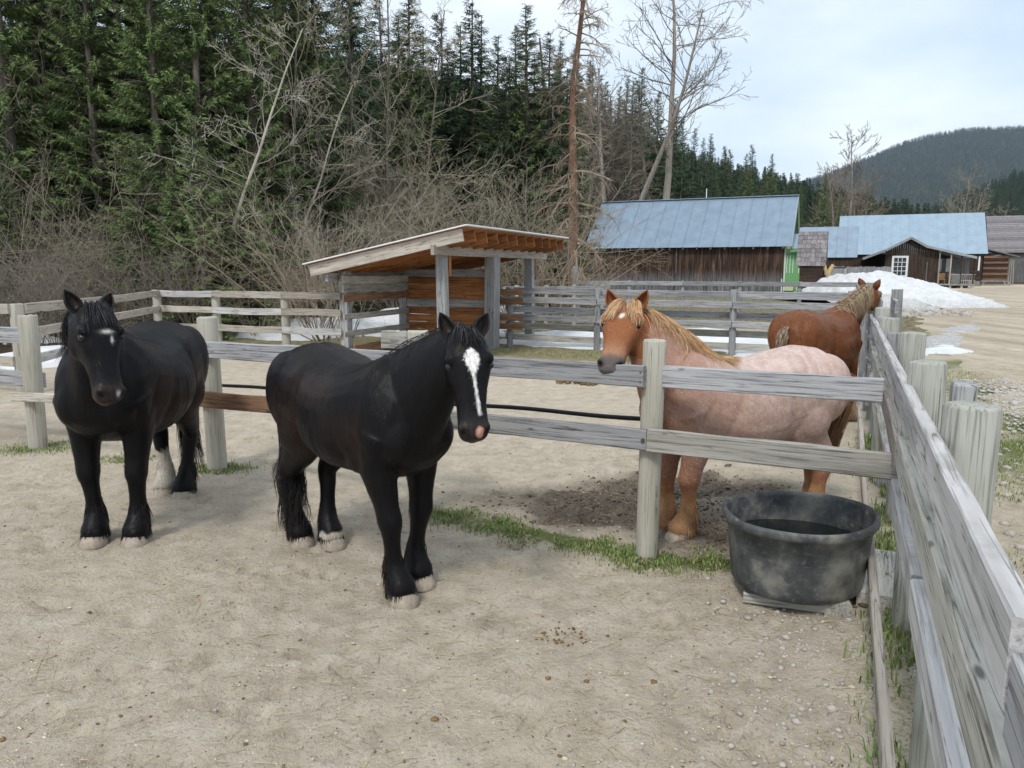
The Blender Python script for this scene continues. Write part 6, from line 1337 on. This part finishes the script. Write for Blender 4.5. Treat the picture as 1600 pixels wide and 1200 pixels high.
def near_xy(n, y0=1.9, y1=9.0, power=1.0):
    y = y0 + (y1 - y0) * g.random(n) ** power; x = g.uniform(-.75, .62, n) * (y + .4); k = right_of_fence(x, y) < -.12; return x[k], y[k]
x, y = near_xy(6500, power=1.5); blobs('pebbles', x, y, g.gamma(1.4, .0019, len(x)) + .0022, M['stone'], 'tiny loose stones strewn over the sand of the yard', 'gravel', .6, seed=1)
x, y = near_xy(2600, power=1.4); blobs('soil_crumbs', x, y, g.gamma(1.3, .0024, len(x)) + .002, M['dung'], 'dark brown crumbs of soil and dry dung on the sand', 'soil', .5, seed=2)
M['chip'] = plain('pale_chips', (0.60, 0.52, 0.40), 0.85, 0, 0.3, 9)
x, y = near_xy(9000, power=1.35); blobs('pale_chips', x, y, g.gamma(1.4, .0020, len(x)) + .002, M['chip'], 'pale flakes of chaff and wood trodden into the sand', 'chaff', .22, .35, seed=21)
# gravel along the right fence foot and around the tub
y = g.uniform(2.4, 4.8, 900); x = 1.2 + (y - 2.6) * .30 + g.normal(0, .28, 900); k = right_of_fence(x, y) < -.12; x, y = x[k], y[k]; blobs('tub_gravel', x, y, g.gamma(1.6, .004, len(x)) + .004, M['stone'], 'grey pebbles on the damp ground before the tub', 'gravel', .6, seed=3)
# mud clods
cx = []; cy = []
for (mx, my), (rx, ry) in MUD:
    cx.append(g.normal(mx, rx * .42, 700)); cy.append(g.normal(my, ry * .42, 700))
cx = np.concatenate(cx); cy = np.concatenate(cy); blobs('mud_clods', cx, cy, g.gamma(1.5, .0045, len(cx)) + .003, M['clod'], 'trampled clods of dark mud around the roan', 'mud', .65, seed=4)
# straw
def straw(n, xs, ys, name, label, lo=.03, hi=.12, seed=5):
    r = np.random.default_rng(seed); V = []; F = []
    P = []; R = []
    z = ground_z(xs, ys)
    for i in range(len(xs)):
        a = r.uniform(0, 6.28); L = r.uniform(lo, hi); d = np.array([math.cos(a), math.sin(a), r.normal(0, .05)]); p = np.array([xs[i], ys[i], z[i] + .008]); P.append(np.array([p, p + d * L * .5 + np.array([0, 0, .004]), p + d * L])); R.append(np.array([1, 1, .8]) * r.uniform(.0009, .0022))
    V, F = tubes(P, R, 3); return tag(mesh_obj(name, mesh_np(name, V, F), M['straw']), label, 'straw', kind='stuff')
x, y = near_xy(3600, power=1.3); straw(0, x, y, 'straw', 'short broken straw scattered over the sandy yard')
x, y = near_xy(26, 2.4, 5.5); straw(0, x, y, 'long_straw', 'a few long pale straws lying on the sand', .2, .42, 6)
# white crushed stone beside the road and stones in the verge
y = g.uniform(8.6, 12.8, 1300); x = np.interp(y, [8.6, 9.5, 12.2, 13], [5.9, 6.45, 7.6, 8.0]) + g.normal(.35, .5, 1300); blobs('crushed_stone', x, y, g.gamma(1.6, .010, len(x)) + .008, M['stone_white'], 'strip of white crushed stone between verge and road', 'gravel', .6, seed=7, zoff=ground_z(x, y) + .015)
y = g.uniform(2.2, 9, 420); x = 1.9 + (y - 2.6) * .44 + g.uniform(.1, 2.0, 420); blobs('verge_stones', x, y, g.gamma(1.5, .009, len(x)) + .006, M['stone'], 'loose stones in the grass verge outside the side fence', 'gravel', .6, seed=8)
y = g.uniform(30, 38.5, 700); x = 16.6 + (y - 34) * .25 + g.normal(0, 1.4, 700); blobs('rubble', x, y, g.gamma(2, .04, len(x)) + .03, M['stone'], 'grey rubble frozen into the dirty snow heap', 'rubble', .7, seed=9, zoff=g.uniform(.05, .5, 700) * np.exp(-((x - 16.9) / 1.8) ** 2 - ((y - 34.6) / 1.4) ** 2))
# dung
def pile(name, label, px, py, r0, n, sz, seed):
    r = np.random.default_rng(seed); a = r.uniform(0, 6.28, n); q = r0 * np.sqrt(r.random(n)); x = px + np.cos(a) * q; y = py + np.sin(a) * q * .8; h = (1 - q / r0) * sz * 2.2
    blobs(name, x, y, r.uniform(.6, 1.1, n) * sz, M['dung'], label, 'dung', .75, .3, ground_z(x, y) + h * .5, seed)
pile('dung_pile', 'brown dung pile on the sand beyond the front fence', 1.14, 12.7, .42, 60, .055, 1)
pile('dung_crumbs', 'flattened dung remains in the sand before the second black horse', .27, 3.75, .13, 30, .012, 2)
# grass
def grass(name, x, y, h, label, seed, dry=.25):
    r = np.random.default_rng(seed); n = len(x); z = ground_z(x, y) - .004; a = r.uniform(0, 6.28, n); lean = r.uniform(.1, .75, n); hh = h * r.uniform(.45, 1.2, n); w = r.uniform(.0016, .0034, n) * (1 + hh * 8)
    bx = np.stack([x, y, z], 1); sd_v = np.stack([-np.sin(a), np.cos(a), a * 0], 1) * w[:, None]; tip = bx + np.stack([np.cos(a) * lean * hh, np.sin(a) * lean * hh, hh * (1 - .35 * lean)], 1); midp = bx + np.stack([np.cos(a) * lean * hh * .3, np.sin(a) * lean * hh * .3, hh * .6], 1)
    V = np.stack([bx - sd_v, bx + sd_v, midp + sd_v * .8, midp - sd_v * .8, tip], 1).reshape(-1, 3); k = np.arange(n)[:, None] * 5
    F = np.concatenate([k + np.array([0, 1, 2]), k + np.array([0, 2, 3]), k + np.array([3, 2, 4])]); me = mesh_np(name, V, F); at = me.attributes.new('tint', 'FLOAT', 'POINT'); t = np.where(r.random(n) < dry, r.uniform(.7, 1, n), r.uniform(0, .65, n)); at.data.foreach_set('value', np.repeat(t, 5).astype(np.float32))
    return tag(mesh_obj(name, me, M['grass']), label, 'grass', kind='stuff')
def along_seg(a, b, n, sig): t = g.random(n); return a[0] + (b[0] - a[0]) * t + g.normal(0, sig, n), a[1] + (b[1] - a[1]) * t + g.normal(0, sig, n)
X = []; Y = []
for a, b, n, sg in ((FENCE_A, (-.65, 5.72), 9000, .10), (FENCE_A, (1.5, 4.6), 4200, .10), ((.95, 4.8), (.75, 4.8), 1500, .1)):
    x, y = along_seg(a, b, n, sg); k = .55 * fbm(x * 1.7, y * 1.7, 72, 2) + .45 * fbm(x * 6, y * 6, 71, 3) + .16 * g.random(len(x)) > .585; X.append(x[k]); Y.append(y[k])
for (px, py), n, sg in ((FENCE_B, 1500, .16), (FENCE_C, 1700, .22), ((-3.85, 7.45), 700, .16), ((2.0, 3.2), 0, .1)): X.append(g.normal(px, sg, n)); Y.append(g.normal(py, sg * .7, n))
grass('fence_grass', np.concatenate(X), np.concatenate(Y), .038, 'short green grass strip growing along the front fence posts', 11, .28)
y = 1.6 + 13 * g.random(60000) ** 1.7; x = 1.569 + .4389 * (y - 2.563) + g.uniform(.02, 3.0, len(y)); k = fbm(x * .9, y * .9, 77, 4) + .25 * fbm(x * 6, y * 6, 78, 2) + .12 * g.random(len(x)) > .68; x, y = x[k], y[k]
grass('verge_grass', x, y, .042, 'patchy green and straw coloured grass verge between side fence and road', 12, .45)
s_ = g.uniform(-1.2, 6.5, 5200); x = 1.569 + .402 * s_ - .916 * g.normal(.06, .10, 5200); y = 2.563 + .916 * s_ + .402 * g.normal(.06, .10, 5200); k = fbm(x * 3, y * 3, 79, 3) > .45; grass('foot_grass', x[k], y[k], .085, 'taller green grass tufts at the foot of the side fence', 13, .15)
x = g.uniform(.3, 2.2, 2200); y = g.uniform(2.0, 3.6, 2200); k = (right_of_fence(x, y) < -.02) & (right_of_fence(x, y) > -.45) & (fbm(x * 4, y * 4, 83, 3) > .5); grass('corner_grass', x[k], y[k], .03, 'thin grass patch on the sand inside the side fence', 14, .4)
x = g.uniform(-1, 8, 26000); y = g.uniform(14.6, 19.5, 26000); dd = x * .402 + y * .916; k = (dd > 15.4) & (dd < 16.7) & (right_of_fence(x, y) < 0) & (fbm(x * .8, y * .8, 85, 3) > .5); grass('pen_grass', x[k], y[k], .05, 'olive stubble grass along the cross fence', 15, .85)

# ------------------------------------------------------------------ air
hz = bpy.data.materials.new('thin_haze'); hz.use_nodes = True; hn_ = hz.node_tree.nodes; hn_.clear(); ho = hn_.new('ShaderNodeOutputMaterial'); pv = hn_.new('ShaderNodeVolumePrincipled'); pv.inputs['Color'].default_value = (0.66, 0.78, 0.95, 1); pv.inputs['Density'].default_value = 0.000062; pv.inputs['Anisotropy'].default_value = 0.2
hz.node_tree.links.new(pv.outputs[0], ho.inputs['Volume'])
def box_mesh(name, lo, hi):
    v = [(x, y, z) for z in (lo[2], hi[2]) for (x, y) in ((lo[0], lo[1]), (hi[0], lo[1]), (hi[0], hi[1]), (lo[0], hi[1]))]
    return mesh_pd(name, v, [(3, 2, 1, 0), (4, 5, 6, 7), (0, 1, 5, 4), (1, 2, 6, 5), (2, 3, 7, 6), (3, 0, 4, 7)])
tag(mesh_obj('haze', box_mesh('haze', (-6600, -6600, -4), (6600, 6600, 800)), hz), 'thin pale blue mountain haze filling the valley air', 'haze', kind='stuff')
